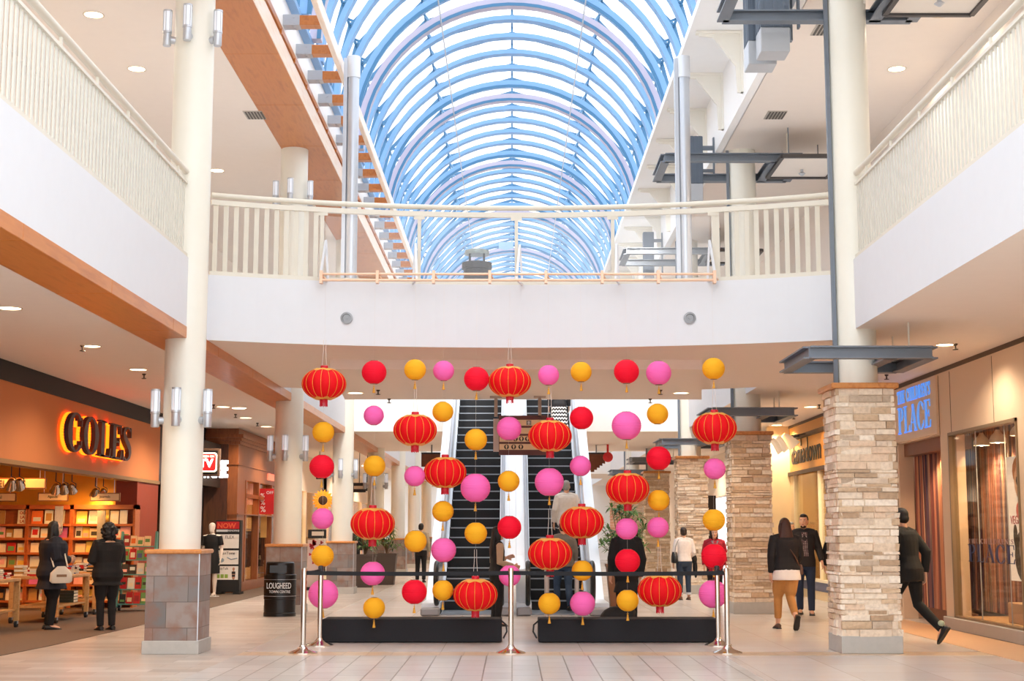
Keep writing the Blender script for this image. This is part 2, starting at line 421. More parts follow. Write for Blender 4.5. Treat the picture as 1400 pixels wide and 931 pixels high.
CONC = mat('grey_concrete', '#b3b0aa', .7, var=.1, scale=12, bump=.2)
LSTONE = island('ledge_stone', ['#ecdcc6', '#e0cab0', '#f3e7d5', '#d9bf9f', '#e8d3ba', '#cfb495', '#efe0cc', '#dcc9b3', '#bda285', '#e6d5bf', '#e3c9ae', '#c4b09a'], .85, .5, 22)
ZT, ZB, ZC, ZU = 5.03, 4.12, 8.92, 10.15      # upper floor, its soffit, upper ceiling, skylight kerb
FL, FR, WL, WR = -4.19, 4.45, -7.77, 6.9      # balcony edges and shop walls
Y0, Y1 = 8.0, 82.0
# ================================================================== floor
fc = brick('floor_centre_tile', '#c4c1bd', '#b6b3af', '#7d776f', .62, .31, .008, 'yx', .28, .5, .35, 3, '#b5aca2')
fl_ = brick('floor_plank_tile', '#c9c2ba', '#aa9f95', '#978d83', .9, .3, .004, 'xy', .3, .4, .45, 2.5, '#b8a592')
fr_ = brick('floor_large_tile', '#d0c8c2', '#c6bdb6', '#aca298', .9, .9, .005, 'xy', .25, 0, .3, 2, '#c9b6a8')
fb_ = brick('floor_tan_border_tile', '#cdb69c', '#c2a688', '#a89078', .3, .3, .005, 'xy', .3, 0, .3, 3, '#cbb096')
cp_ = mat('brown_carpet', '#665343', .85, var=.15, scale=40, bump=.3)
struct('floor', MB().box(WL-14, WR+14, -30, Y1, -.3, -.012), fr_)
m = MB().box(-3.4, 2.6, -2, 18.35, -.011, 0); struct('floor.001', m, fc)
m = MB().box(WL-7, -3.4, -2, Y1, -.011, 0); struct('floor.002', m, fl_)
m = MB().box(-3.4, WR+4, 18.9, Y1, -.011, 0); m.box(2.6, WR+4, -2, 18.35, -.011, 0); struct('floor.003', m, fr_)
m = MB().box(-3.4, WR+4, 18.35, 18.9, -.011, 0); struct('floor.004', m, fb_)
m = MB()
cv = [(WL-7, 15.5), (-6.9, 15.6), (-6.35, 17.2), (-6.15, 20), (-6.05, 24), (-6.05, 46), (WL, 46), (WL, 31.6), (WL-7, 31.6)]
m.prism(cv, 'z', -.005, .008); struct('floor.005', m, cp_)
# ================================================================== balcony slabs
def slab(name, poly, z0, z1, mats=(WHITE, BEIGE)):
    mb = MB(); n = len(poly)
    vs = [(x, y, z0) for x, y in poly]+[(x, y, z1) for x, y in poly]
    mb.v = vs; mb.f = [tuple(range(n))[::-1], tuple(range(n, 2*n))]+[(i, (i+1) % n, n+(i+1) % n, n+i) for i in range(n)]
    mb.mi = [1, 0]+[0]*n
    return struct(name, mb, list(mats))
def arcF(x): return 20.75-11.3+math.sqrt(11.3**2-(x-.1)**2)
def arcB(x): return 27.6-8.9+math.sqrt(8.9**2-(x-.1)**2)
slab('ceiling_left_gallery_slab', [(WL-.3, Y0), (FL, Y0), (FL, Y1), (WL-.3, Y1)], ZB, ZT)
slab('ceiling_right_gallery_slab', [(FR, Y0), (WR+.4, Y0), (WR+.4, Y1), (FR, Y1)], ZB, ZT)
xs = [FL+(FR-FL)*i/28 for i in range(29)]
slab('ceiling_bridge_slab', [(x, arcF(x)) for x in xs]+[(x, arcB(x)) for x in xs[::-1]], ZB, ZT)
struct('ceiling_bridge_soffit', MB().prism([(-2.78, 22.2), (2.9, 22.2), (3.55, 27.3), (-3.13, 27.3)], 'z', 3.97, ZB+.01), BEIGE)
slab('ceiling_landing_slab', [(FL, 38.2), (FR, 38.2), (FR, 47.6), (FL, 47.6)], ZB, ZT, (WHITE_LIFT, BEIGE))
slab('ceiling_far_bridge_slab', [(FL, 66), (FR, 66), (FR, 72), (FL, 72)], ZB, ZT, (WHITE_LIFT, BEIGE))
# maple soffit strip under the left balcony edge, in 2.8 m panels
def panels(name, x0, x1, z0, z1, ya, yb, step, mt):
    mb = MB(); y = ya
    while y < yb: mb.box(x0, x1, y+.004, min(y+step, yb)-.004, z0, z1, .004); y += step
    return struct(name, mb, mt)
panels('trim_1', -4.78, FL+.005, 3.98, 4.13, 9.5, 80, 2.8, WOOD)
panels('trim_2', -4.5, -3.64, ZC, 9.25, 16.6, 78, 2.75, WOOD)
mb = MB().box(-3.70, -3.62, 16, 78, 9.30, 9.40)
y = 16.3
while y < 60: mb.box(-3.66, -3.60, y, y+.05, 9.24, 9.32); y += 1.44
struct('trim_3', mb, WOOD)
mb = MB().box(-3.645, -3.632, 16, 78, ZC, 9.25); struct('trim_4', mb, PEACH)
# ================================================================== upper ceilings and walls
struct('ceiling_left', MB().box(WL, -4.5, Y0, Y1, ZC, ZC+.15), BEIGE)
struct('ceiling_right', MB().box(4.14, WR, Y0, Y1, ZC, ZC+.15), BEIGE)
struct('wall_left_upper', MB().box(WL-.2, WL, Y0, Y1, ZT, ZC+.15), BEIGE)
struct('wall_right_upper', MB().box(WR, WR+.2, Y0, Y1, ZT, ZC+.15), BEIGE)
struct('wall_left_clerestory', MB().box(-3.9, -3.7, 8.2, 78, 9.2, 10.2), WHITE_LIFT)
struct('wall_right_clerestory', MB().box(4.0, 4.15, 12, 78, ZC, ZU+.1), WHITE_LIFT)
struct('ceiling_right_kerb', MB().box(3.09, 4.1, 12, 78, ZU, ZU+.14), WHITE_LIFT)
struct('wall_back', MB().box(-9, 9, Y1, Y1+.3, 0, 16), WHITE_LIFT)
# gusset brackets under the right kerb: each its own part of the kerb's bracket row
GS = mat('ivory_bracket', '#ece9df', .5, var=.02)
gus = []
for i in range(22):
    Y = 17.5+2.35*i
    mb = MB().prism([(3.97, ZU-.01), (3.25, ZU-.01), (3.25, ZU-.09), (3.5, ZU-.11), (3.88, ZU-.62), (3.90, ZU-1.1), (4.0, ZU-1.1), (4.0, ZU-.01)], 'y', Y-.03, Y+.03)
    mb.box(3.2, 4.0, Y-.07, Y+.07, ZU-.05, ZU-.005)
    mb.box(3.96, 4.0, Y-.07, Y+.07, ZU-1.1, ZU-.05)
    o = obj('gusset_bracket', mb, GS, org=(3.9, Y, ZU-1.1))
    tag(o, 'ivory triangular gusset bracket under the right skylight kerb, %s from the front' % ORD[i+1], 'bracket', 'gusset brackets along the right kerb')
# left spring beam on maple arms with grey steel plates
sb = thing('skylight_edge_beam', 'long pale beam on short maple arms along the left skylight edge', 'beam', (-3.05, 16.4, 9.65))
obj('beam_rail', MB().box(-3.10, -3.01, 16.4, 78, 9.62, 9.86, .01), PEACH, sb)
i = 0; Y = 17.1
while Y < 70 and i < 90:
    a = obj('bracket_arm', MB().box(-3.72, -3.09, Y-.11, Y+.11, 9.63, 9.79, .006), WOOD, sb)
    mb = MB().box(-3.74, -3.43, Y-.12, Y+.12, 9.622, 9.798)
    for s in (-.05, .05): mb.tube([(-3.53, Y+s, 9.61), (-3.53, Y+s, 9.63)], .03, 8).tube([(-3.53, Y-.13, 9.71+s), (-3.53, Y-.11, 9.71+s)], .025, 8)
    obj('steel_plate', mb, mat('plate_grey', '#b9bcc2', .4, .4, var=.05), a)
    Y += 1.44; i += 1
# ================================================================== barrel-vault skylight
VR, VZ, VX = 3.6, 10.2, .0
sk = thing('barrel_skylight', 'long glazed barrel vault skylight with blue steel ribs over the atrium', 'skylight', (0, 16, VZ))
def arc_rib(Y, r0, r1, w, n=30, a0=3, a1=180):
    secs = []
    for i in range(n+1):
        a = R(a0+(a1-a0)*i/n); c, s_ = math.cos(a), math.sin(a)
        secs.append([(VX+r0*c, Y-w/2, VZ+r0*s_), (VX+r0*c, Y+w/2, VZ+r0*s_), (VX+r1*c, Y+w/2, VZ+r1*s_), (VX+r1*c, Y-w/2, VZ+r1*s_)])
    return MB().loft(secs)
nb = 0; LY = 40.2; Y = LY-1.25*25                     # a lilac main frame stands here and every 7.5 m
node_a = [0, 28, 58, 90, 122, 152, 180]
while Y < 77:
    k = round((Y-LY)/1.25) % 6
    if k == 0: mb = arc_rib(Y, VR-.20, VR, .26); mt = LILAC; nm = 'main_rib'
    elif k == 5: mb = arc_rib(Y, VR-.16, VR, .26); mt = SKYBLUE; nm = 'rib'
    else: mb = arc_rib(Y, VR-.08, VR+.03, .25); mt = SKYBLUE; nm = 'rib'
    rb = obj(nm, mb, mt, sk)
    if k in (0, 5):       # darker lower flange edge
        obj('rib_edge', arc_rib(Y-.138, VR-.205, VR-.13, .012), DEEPBLUE, rb)
    # straight glazing bars between the nodes and their little standoff clips
    mb = MB(); G = VR+.24
    for a, b in zip(node_a, node_a[1:]):
        p = (VX+G*math.cos(R(a)), Y+.55, VZ+G*math.sin(R(a))); q = (VX+G*math.cos(R(b)), Y+.55, VZ+G*math.sin(R(b)))
        mb.bar(p, q, .07, .08)
    for a in node_a[1:-1]:
        c, s_ = math.cos(R(a)), math.sin(R(a))
        mb.bar((VX+(VR)*c, Y, VZ+(VR)*s_), (VX+G*c, Y+.55, VZ+G*s_), .04, .04)
        mb.bar((VX+(VR)*c, Y, VZ+(VR)*s_), (VX+G*c, Y+.1, VZ+G*s_), .05, .05)
    obj('glazing_bar', mb, DEEPBLUE, sk)
    Y += 1.25
mb = MB()
for a in node_a[1:-1]:
    c, s_ = math.cos(R(a)), math.sin(R(a)); G = VR+.24
    mb.bar((VX+G*c, 8.5, VZ+G*s_), (VX+G*c, 78, VZ+G*s_), .045, .06)
obj('purlin', mb, DEEPBLUE, sk)
for s in (-1, 1):
    a = R(90+s*29); r = VR-.24
    obj('conduit', MB().tube([(VX+r*math.cos(a), 17, VZ+r*math.sin(a)), (VX+r*math.cos(a), 78, VZ+r*math.sin(a))], .018, 6), ALU, sk)
mb = MB(); secs = [[], []]
G = VR+.3
for j, yy in enumerate((8.2, 78.5)):
    secs[j] = [(VX+G*math.cos(R(a)), yy, VZ+G*math.sin(R(a))) for a in node_a]
mb.loft(secs, cap=False, closed=False)
obj('glass_pane', mb, CLEAR, sk)
obj('sill', MB().box(-3.95, -3.56, 8.2, 78, 10.12, 10.22).box(3.56, 3.95, 8.2, 78, ZU+.13, ZU+.22), SKYBLUE, sk)
# ================================================================== columns
LCX, RCX = -4.25, 4.51
YC = [18.9+9*i for i in range(7)]
CNAME = ['nearest', 'second', 'third', 'fourth', 'fifth', 'sixth', 'seventh']
def left_col(i, Y):
    t = thing('slate_column', 'round cream column on a slate-tiled pedestal, %s along the left side' % CNAME[i], 'column', (LCX, Y, 0), 'slate-base columns on the left')
    obj('shaft', MB().lathe([(.262, 1.28), (.262, ZC)], (LCX, Y, 0), 40), CREAM, t, True)
    w, d = .33, .36
    obj('pedestal', MB().box(LCX-w, LCX+w, Y-d, Y+d, .15, 1.235), SLATE, t)
    obj('base_skirting', MB().box(LCX-w-.025, LCX+w+.025, Y-d-.025, Y+d+.025, 0, .165, .006), CONC, t)
    obj('wood_cap', MB().box(LCX-w-.03, LCX+w+.03, Y-d-.03, Y+d+.03, 1.235, 1.29, .015), CAPW, t)
    obj('corner_trim', MB().box(LCX+w-.004, LCX+w+.008, Y-d-.008, Y-d+.006, .15, 1.235), ALU, t)
for i, Y in enumerate(YC): left_col(i, Y)
def stone_mesh(cx, cy, w, d, z0, z1, seed):
    rnd = random.Random(seed); mb = MB(); z = z0
    while z < z1-.01:
        h = min(rnd.choice([.045, .06, .075, .09, .1]), z1-z)
        if z1-z-h < .03: h = z1-z
        for side in range(4):
            L = 2*(w if side % 2 == 0 else d); x = -L/2-.02
            while x < L/2+.01:
                l = rnd.uniform(.14, .46); e = min(x+l, L/2+.02)
                if L/2+.02-e < .08: e = L/2+.02
                hh = h; zz = z
                pr = rnd.uniform(.0, .04)
                g = .003
                a = [(x+g, -.03, zz+g), (e-g, -.03, zz+g), (e-g, -.03, zz+hh-g), (x+g, -.03, zz+hh-g)]
                j = lambda: rnd.uniform(-.008, .008)
                f = [(x+g+.004, pr+j(), zz+g+.004), (e-g-.004, pr+j(), zz+g+.004), (e-g-.004, pr+j(), zz+hh-g-.004), (x+g+.004, pr+j(), zz+hh-g-.004)]
                vs = []
                for (u, v, q) in a+f:
                    if side == 0: vs.append((cx+u, cy-d-v, q))
                    elif side == 1: vs.append((cx+w+v, cy+u, q))
                    elif side == 2: vs.append((cx-u, cy+d+v, q))
                    else: vs.append((cx-w-v, cy-u, q))
                mb.add(vs, [(4, 5, 6, 7), (0, 1, 5, 4), (1, 2, 6, 5), (2, 3, 7, 6), (3, 0, 4, 7)])
                x = e
        z += h
    mb.box(cx-w, cx+w, cy-d, cy+d, z0, z1)
    return mb
def right_col(i, Y):
    t = thing('stone_clad_column', 'round cream column rising from a stacked ledgestone pillar, %s along the right side' % CNAME[i], 'column', (RCX, Y, 0), 'stone-clad columns on the right')
    obj('shaft', MB().lathe([(.262, 3.3), (.262, ZC)], (RCX, Y, 0), 40), CREAM, t, True)
    obj('stone_cladding', stone_mesh(RCX, Y, .36, .36, .2, 3.33, 5+i), LSTONE, t)
    obj('base_skirting', MB().box(RCX-.385, RCX+.385, Y-.385, Y+.385, 0, .215, .006), CONC, t)
    obj('wood_cap', MB().box(RCX-.43, RCX+.43, Y-.43, Y+.43, 3.33, 3.40, .012), CAPW, t)
    obj('steel_channel', MB().box(RCX-.318, RCX-.268, Y-.10, Y-.04, 3.4, ZC), STEEL, t)
for i, Y in enumerate(YC[:5]): right_col(i, Y+.12)
# ================================================================== steel frames round the right columns
def ibeam(mb, p, q, w=.16, h=.155, t=.02):
    p, q = Vector(p), Vector(q); d = (q-p).normalized(); a = d.cross(Vector((0, 0, 1))).normalized()
    e = d*w/2
    p, q = p, q
    mb.bar(p+Vector((0, 0, h/2-t/2)), q+Vector((0, 0, h/2-t/2)), w, t); mb.bar(p-Vector((0, 0, h/2-t/2)), q-Vector((0, 0, h/2-t/2)), w, t)
    mb.bar(p, q, t, h-2*t+.004)
def frame(i, x0, x1, ya, yb, z, ztop, lab):
    t = thing('steel_frame', lab, 'frame', (x0, ya, z), 'steel I-beam frames around the right columns')
    for nm, p, q in (('front_beam', (x0, ya, z), (x1, ya, z)), ('rear_beam', (x0, yb, z), (x1, yb, z)), ('side_beam', (x0, ya, z), (x0, yb, z)), ('side_beam', (x1, ya, z), (x1, yb, z)), ('cross_beam', (x1-.5, ya, z), (x1-.5, yb, z))):
        mb = MB(); ibeam(mb, p, q); obj(nm, mb, STEEL, t)
    for x, y in ((x1-.25, ya+.1), (x1-.1, yb-.2), (x1-.7, yb-.3)):
        obj('hanging_rod', MB().tube([(x, y, z+.07), (x, y, ztop)], .012, 6), RAILW, t)
    return t
for i, Y in enumerate(YC[:5]):
    frame(i, 3.71, 5.23, Y-.8, Y+.85, 3.725, ZB, 'square grey steel I-beam frame hung under the lower soffit round the %s stone-clad column' % CNAME[i])
for i, Y in enumerate(YC[:4]):
    yy = Y-.62+.1*i
    frame(i, 2.85, 5.4, yy-.8, yy+.78, 8.42, ZC, 'grey steel I-beam frame below the upper ceiling beside the %s right column' % CNAME[i])
# framed flat light panels hung beside them
for i, Y in enumerate(YC[:3]):
    yb = Y-.2; ya = yb-1.6
    t = thing('ceiling_panel', 'flat white panel with dark steel edge hung under the upper ceiling, %s on the right' % CNAME[i], 'panel', (4.95, ya, 8.33), 'dark-edged hanging panels')
    mb = MB(); [mb.bar(p, q, .07, .07) for p, q in (((4.95, ya, 8.33), (6.1, ya, 8.33)), ((4.95, yb, 8.33), (6.1, yb, 8.33)), ((4.95, ya, 8.33), (4.95, yb, 8.33)), ((6.1, ya, 8.33), (6.1, yb, 8.33)))]
    obj('edge_frame', mb, mat('dark_steel', '#4e4b4b', .5, .3), t)
    obj('panel_face', MB().box(4.97, 6.08, ya+.02, yb-.02, 8.33, 8.36), mat('panel_white', '#f0e9e0', .7, var=.01), t)
    obj('sprinkler_head', MB().lathe([(.02, 8.21), (.07, 8.25), (.03, 8.28), (.03, 8.33)], (5.5, ya+1.0, 0), 12), ALU, t)
    for hx, hy in ((5.1, ya+.2), (5.9, yb-.2)): obj('hanging_rod', MB().tube([(hx, hy, 8.36), (hx, hy, ZC)], .012, 6), STEEL, t)
# tall steel lantern boxes bracketed off the clerestory wall
for i, (Y, zb, zt_, tw) in enumerate([(19.6, 8.05, 9.5, 1), (28.2, 7.95, 9.25, 0), (38.2, 7.9, 9.4, 0), (47.5, 7.9, 9.4, 0)]):
    t = thing('wall_lantern', 'tall grey steel box lantern bracketed off the right clerestory wall, %s along' % CNAME[i], 'lamp', (3.6, Y, zb), 'steel box lanterns on the right')
    for k in range(2 if tw else 1):
        yy = Y+k*.55; w = .2 if tw else .13; xx = 3.62-k*.08
        mb = MB().box(xx-w, xx+w, yy-w, yy+w, zb+.35, zt_)
        for s in (-1, 1):
            for u in (-.6, 0, .6): mb.box(xx+s*w-.01*(s < 0)-.0, xx+s*w+.012, yy+u*w-.02, yy+u*w+.02, zb+.35, zt_); mb.box(xx+u*w-.02, xx+u*w+.02, yy+s*w-.012, yy+s*w+.012, zb+.35, zt_)
        obj('lamp_body', mb, mat('lantern_steel', '#66717f', .45, .4, var=.1), t)
        obj('frosted_end', MB().box(xx-w, xx+w, yy-w, yy+w, zb, zb+.35, .01), mat('frosted_grey_acrylic', '#b7bcc2', .3, var=.04), t)
        obj('bracket', MB().box(xx, 4.0, yy-.03, yy+.03, zt_-.25, zt_-.17).box(xx, 4.0, yy-.03, yy+.03, zb+.6, zb+.66).box(3.97, 4.0, yy-.05, yy+.05, zb+.4, zt_), STEEL, t)
# ================================================================== two tall aluminium light poles on the bridge
for px, side in ((479, 'left'), (934, 'right')):
    b = at(px, 240, 25.0); x = b.x; s = -1 if side == 'left' else -1
    t = thing('light_pole', 'tall silver tube light pole on the bridge at the %s of the skylight' % side, 'pole', (x, 25, ZT), 'silver light poles on the bridge')
    obj('tube', MB().lathe([(.105, ZT), (.105, 9.45)], (x+.03, 25, 0), 28), ALU, t, True)
    obj('side_channel', MB().box(x-.135, x-.07, 24.93, 25.05, ZT, 9.8), ALU, t)
    obj('collar', MB().lathe([(.12, 9.45), (.12, 9.84), (.09, 9.84), (.09, 9.5)], (x+.03, 25, 0), 28), mat('pale_aluminium', '#d6dae0', .4, .4, var=.02), t, True)
    obj('base_plate', MB().lathe([(.2, ZT), (.2, ZT+.02)], (x+.03, 25, 0), 20), STEEL, t)
# ================================================================== railings
def side_rail(name, X, ya, yb, lab, sgn):
    t = thing(name, lab, 'railing', (X, ya, ZT), 'balcony railings')
    obj('handrail', MB().tube([(X, ya, 6.17), (X, yb, 6.17)], .042, 12), RAILW, t, True)
    obj('top_bar', MB().box(X-.03, X+.03, ya, yb, 6.0, 6.035), RAILW, t)
    obj('bottom_bar', MB().box(X-.05, X+.05, ya, yb, ZT, ZT+.05), RAILW, t)
    y = ya+.05; n = 0
    while y < yb:
        obj('baluster', MB().box(X-.009, X+.009, y-.022, y+.022, ZT+.05, 6.0), RAILG, t)
        if n % 10 == 5: obj('handrail_post', MB().box(X-.012, X+.012, y-.02, y+.02, 6.03, 6.14), RAILW, t)
        y += .122; n += 1
side_rail('balcony_railing', FL-.06, 10.2, 18.62, 'straight ivory picket railing along the left balcony edge', -1)
side_rail('balcony_railing.001', FR+.06, 10.2, 18.7, 'straight ivory picket railing along the right balcony edge', 1)
# far side railings beyond the bridge
for nm, X, lab in (('balcony_railing.002', FL-.06, 'ivory railing along the left balcony beyond the bridge'), ('balcony_railing.003', FR+.06, 'ivory railing along the right balcony beyond the bridge')):
    t = thing(nm, lab, 'railing', (X, 27.6, ZT), 'balcony railings')
    obj('handrail', MB().tube([(X, 27.6, 6.17), (X, 80, 6.17)], .042, 10), RAILW, t, True)
    obj('bottom_bar', MB().box(X-.05, X+.05, 27.6, 80, ZT, ZT+.05), RAILW, t)
    mb = MB(); y = 27.8
    while y < 78: mb.box(X-.02, X+.02, y-.01, y+.01, ZT, 6.14); y += .25
    obj('baluster_row', mb, RAILG, t, kind='stuff')
# bridge railing: curved picket ends, glass middle
t = thing('bridge_railing', 'curved ivory railing across the bridge with glass panels in the middle', 'railing', (0, 20.75, ZT), 'balcony railings')
off = .07
def rp(x, z): return (x, arcF(x)+off, z)
xa, xb = FL+.0, FR-.04
xs = [xa+(xb-xa)*i/40 for i in range(41)]
obj('handrail', MB().tube([rp(x, 6.17) for x in xs], .038, 12), RAILW, t, True)
obj('top_bar', MB().rect_sweep([rp(x, 0) for x in xs], .07, 6.03, 6.1), RAILW, t)
obj('bottom_bar', MB().rect_sweep([rp(x, 0) for x in xs], .1, ZT, ZT+.06), RAILW, t)
XL, XR = at(440, 330, 20.45).x, at(976, 330, 20.45).x
x = xa+.06
while x < XL-.05: obj('baluster', MB().box(x-.032, x+.032, arcF(x)+off-.012, arcF(x)+off+.012, ZT+.05, 6.04), RAILW, t); x += .134
x = XR+.05
while x < xb-.03: obj('baluster', MB().box(x-.032, x+.032, arcF(x)+off-.012, arcF(x)+off+.012, ZT+.05, 6.04), RAILW, t); x += .134
PX = [XL, at(573, 330, 20.7).x, at(706, 330, 20.75).x, at(838, 330, 20.7).x, XR]
for x in PX:
    y = arcF(x)+off
    p = obj('post', MB().box(x-.025, x+.025, y-.03, y+.03, ZT, 6.1).box(x-.08, x+.08, y-.035, y-.02, 5.98, 6.03), RAILW, t)
for a, b in zip(PX, PX[1:]):
    n = 6; q = [a+.05+(b-a-.1)*i/n for i in range(n+1)]
    obj('glass_panel', MB().rect_sweep([rp(u, 0) for u in q], .012, ZT+.1, 5.98), CLEAR, t)
# ================================================================== hanging truss for the lanterns
LYP = 20.2
PIPE = mat('peach_pipe', '#e9c4a8', .4, .2, var=.05)
t = thing('lantern_truss', 'two peach coloured pipes on white standoff legs in front of the bridge rail', 'truss', (XL, LYP, 5.0))
xl, xr = at(437, 380, LYP).x, at(979, 380, LYP).x
for z, dy in ((5.10, .05), (5.005, 0)): obj('pipe', MB().tube([(xl, LYP+dy, z), (xr, LYP+dy, z)], .018, 10), PIPE, t, True)
for i in range(8):
    x = xl+.02+(xr-xl-.04)*i/7
    obj('clamp', MB().box(x-.02, x+.02, LYP-.03, LYP+.08, 4.96, 5.14).bar((x, LYP+.04, 5.1), (x+.06, LYP+.1, 5.02), .02, .02), PIPE, t)
for x, s in ((xl, 1), (PX[1], -1), (PX[2], 1), (PX[3], 1), (xr, -1)):
    yy = arcF(x)+off
    obj('standoff_leg', MB().bar((x, LYP+.02, 5.02), (x+.05*s, yy-.03, 5.62), .03, .03).bar((x+.09*s, yy-.03, 5.0), (x+.05*s, yy-.03, 5.62), .03, .03).bar((x, LYP+.02, 5.02), (x+.09*s, yy-.03, 5.03), .025, .025), WHITE, t)
# ================================================================== round recessed speakers on the bridge face
for px, s in ((474, 'left'), (943, 'right')):
    p = at(px, 435, 20.5); y = arcF(p.x); p = at(px, 435, y)
    mb = MB(); secs = []
    for r, dy in ((.085, 0), (.085, .025), (.06, .028), (.055, .012), (.02, .012), (.018, .02)):
        secs.append([(p.x+r*math.cos(2*math.pi*k/24), y-dy, p.z+r*math.sin(2*math.pi*k/24)) for k in range(24)])
    mb.loft(secs)
    o = obj('wall_speaker', mb, mat('speaker_grey', '#8f9194', .4, .5), None, True, (p.x, y, p.z)); tag(o, 'round silver speaker on the white bridge front, the %s one' % s, 'speaker', 'round speakers on the bridge front')
# ================================================================== litter bin up on the bridge
p = at(652, 380, 23.0); t = thing('litter_bin', 'black round litter bin with raised lid behind the bridge glass', 'bin', (p.x, 23, ZT))
z1 = at(652, 365, 23).z; z2 = at(652, 347, 23).z
obj('bin_body', MB().lathe([(.19, ZT), (.21, ZT+.1), (.21, z1-.05), (.24, z1-.04), (.24, z1+.06), (.2, z1+.07), (.18, z1+.02)], (p.x, 23, 0), 28), DARK, t, True)
obj('lid', MB().lathe([(.19, z2-.02), (.2, z2), (.19, z2+.05), (.1, z2+.075), (.01, z2+.08)], (p.x, 23, 0), 28), mat('bin_lid_grey', '#8f9a98', .3, .3), t, True)
for k in range(4):
    a = R(45+90*k); obj('lid_post', MB().box(p.x+.16*math.cos(a)-.015, p.x+.16*math.cos(a)+.015, 23+.16*math.sin(a)-.015, 23+.16*math.sin(a)+.015, z1+.05, z2), DARK, t)
# ================================================================== column sconces
SG = mat('sconce_glass', '#dfe6ee', .15, .0, var=.02, emit='#eef3ff', es=.15)
def make_sconce(cx, cy, ang, z, lab):
    d = Vector((math.sin(ang), -math.cos(ang), 0)); o = Vector((cx, cy, z))+d*.262
    t = thing('wall_sconce', lab, 'lamp', tuple(o), 'silver tube sconces on the left columns')
    c = o+d*.10
    obj('mount', MB().tube([o-d*.02, o+d*.06], .05, 14).tube([o+d*.03, c], .025, 8), ALU, t, True)
    obj('lamp_base', MB().lathe([(.05, -.09), (.055, -.08), (.055, .08), (.062, .085), (.062, .11), (.05, .11)], c, 20), ALU, t, True)
    obj('glass_tube', MB().lathe([(.05, .11), (.05, .38), (.03, .385)], c, 20), SG, t, True)
    mb = MB()
    for k in range(6):
        a = R(60*k+20); mb.bar(c+Vector((.055*math.cos(a), .055*math.sin(a), .1)), c+Vector((.055*math.cos(a), .055*math.sin(a), .39)), .008, .008)
    mb.lathe([(.06, .38), (.06, .40), (.01, .405)], c, 20)
    obj('cage', mb, ALU, t)
AN = [(-68, 'left'), (-3, 'front'), (68, 'right')]
for i in range(4):
    for z, lv in ((2.93, 'lower'), (8.0, 'upper')):
        if lv == 'upper' and i > 1: continue
        zz = z+(-.13 if (lv == 'upper' and i == 1) else 0)
        for a, nm in AN:
            make_sconce(LCX, YC[i], R(a), zz, 'silver tube sconce, %s of three, %s ring of the %s slate-base column' % (nm, lv, CNAME[i]))
# ================================================================== ceiling fittings
GLOW = emis('warm_lamp', '#ffe2b8', 6)
TRIM = mat('lamp_trim', '#d8cbb8', .4, .2)
def downlight(px, py, Z, lab, r=.13):
    p = at_z(px, py, Z)
    t = thing('ceiling_downlight', lab, 'lamp', (p.x, p.y, Z), 'round ceiling downlights')
    obj('trim_ring', MB().lathe([(r+.02, Z+.002), (r+.02, Z-.012), (r, -.006+Z), (r, Z+.002)], (p.x, p.y, 0), 24, cap=False), TRIM, t)
    obj('lamp_disc', MB().lathe([(r, Z-.004), (r, Z-.001)], (p.x, p.y, 0), 24), GLOW, t)
    spot('spot', (p.x, p.y, Z-.03), 120 if Z < 5 else 90, '#ffe8cc', R(150))
    return p
for i, (px, py) in enumerate([(128, 20), (187, 94), (297, 233)]): downlight(px, py, ZC, 'warm round downlight in the left upper ceiling, %s from the front' % ORD[i+1])
for i, (px, py) in enumerate([(1286, 19), (1226, 94)]): downlight(px, py, ZC, 'warm round downlight in the right upper ceiling, %s from the front' % ORD[i+1])
for i, (px, py) in enumerate([(13, 421), (124, 473), (189, 505), (305, 556), (336, 571), (364, 583)]): downlight(px, py, ZB, 'warm round downlight in the ceiling outside the left shops, %s from the front' % ORD[i+1])
for i, (px, py) in enumerate([(1293, 471), (1108, 556), (1062, 581)]): downlight(px, py, ZB, 'warm round downlight in the ceiling outside the right shops, %s from the front' % ORD[i+1])
for px, s in ((486, 'left'), (931, 'right')): downlight(px, 537, 3.97, 'round downlight under the bridge soffit, %s side' % s)
def sprinkler(px, py, Z, lab):
    p = at_z(px, py, Z)
    o = obj('fire_sprinkler', MB().lathe([(.035, Z-.001), (.03, Z-.02), (.012, Z-.03), (.012, Z-.07), (.04, Z-.075), (.04, Z-.085), (.005, Z-.09)], (p.x, p.y, 0), 10), mat('dark_brass', '#55483c', .4, .5), None, True, (p.x, p.y, Z))
    tag(o, lab, 'sprinkler', 'small ceiling fire sprinklers')
for i, (px, py) in enumerate([(113, 472), (197, 511), (292, 553), (322, 566), (352, 578)]): sprinkler(px, py, ZB, 'tiny fire sprinkler in the ceiling outside the left shops, %s from the front' % ORD[i+1])
for i, (px, py) in enumerate([(1306, 470), (1212, 512), (1120, 553), (1085, 568)]): sprinkler(px, py, ZB, 'tiny fire sprinkler in the ceiling outside the right shops, %s from the front' % ORD[i+1])
for i, (px, py) in enumerate([(517, 533), (532, 548-3), (903, 533), (889, 545)]): sprinkler(px, py, 3.97, 'tiny fire sprinkler under the bridge soffit, %s from the left' % ['first', 'second', 'fourth', 'third'][i])
def vent(px, py, Z, lab, s):
    p = at_z(px, py, Z); t = thing('ceiling_vent', lab, 'vent', (p.x, p.y, Z), 'ceiling air vents')
    x, y = p.x, p.y
    obj('vent_frame', MB().box(x-.17, x+.17, y-.25, y+.25, Z-.012, Z+.001), mat('vent_grey', '#b9b2a8', .5, .2), t)
    mb = MB(); [mb.box(x-.14+.055*k, x-.11+.055*k, y-.22, y+.22, Z-.02, Z-.011) for k in range(6)]
    obj('louvre', mb, mat('vent_dark', '#5b564f', .6), t)
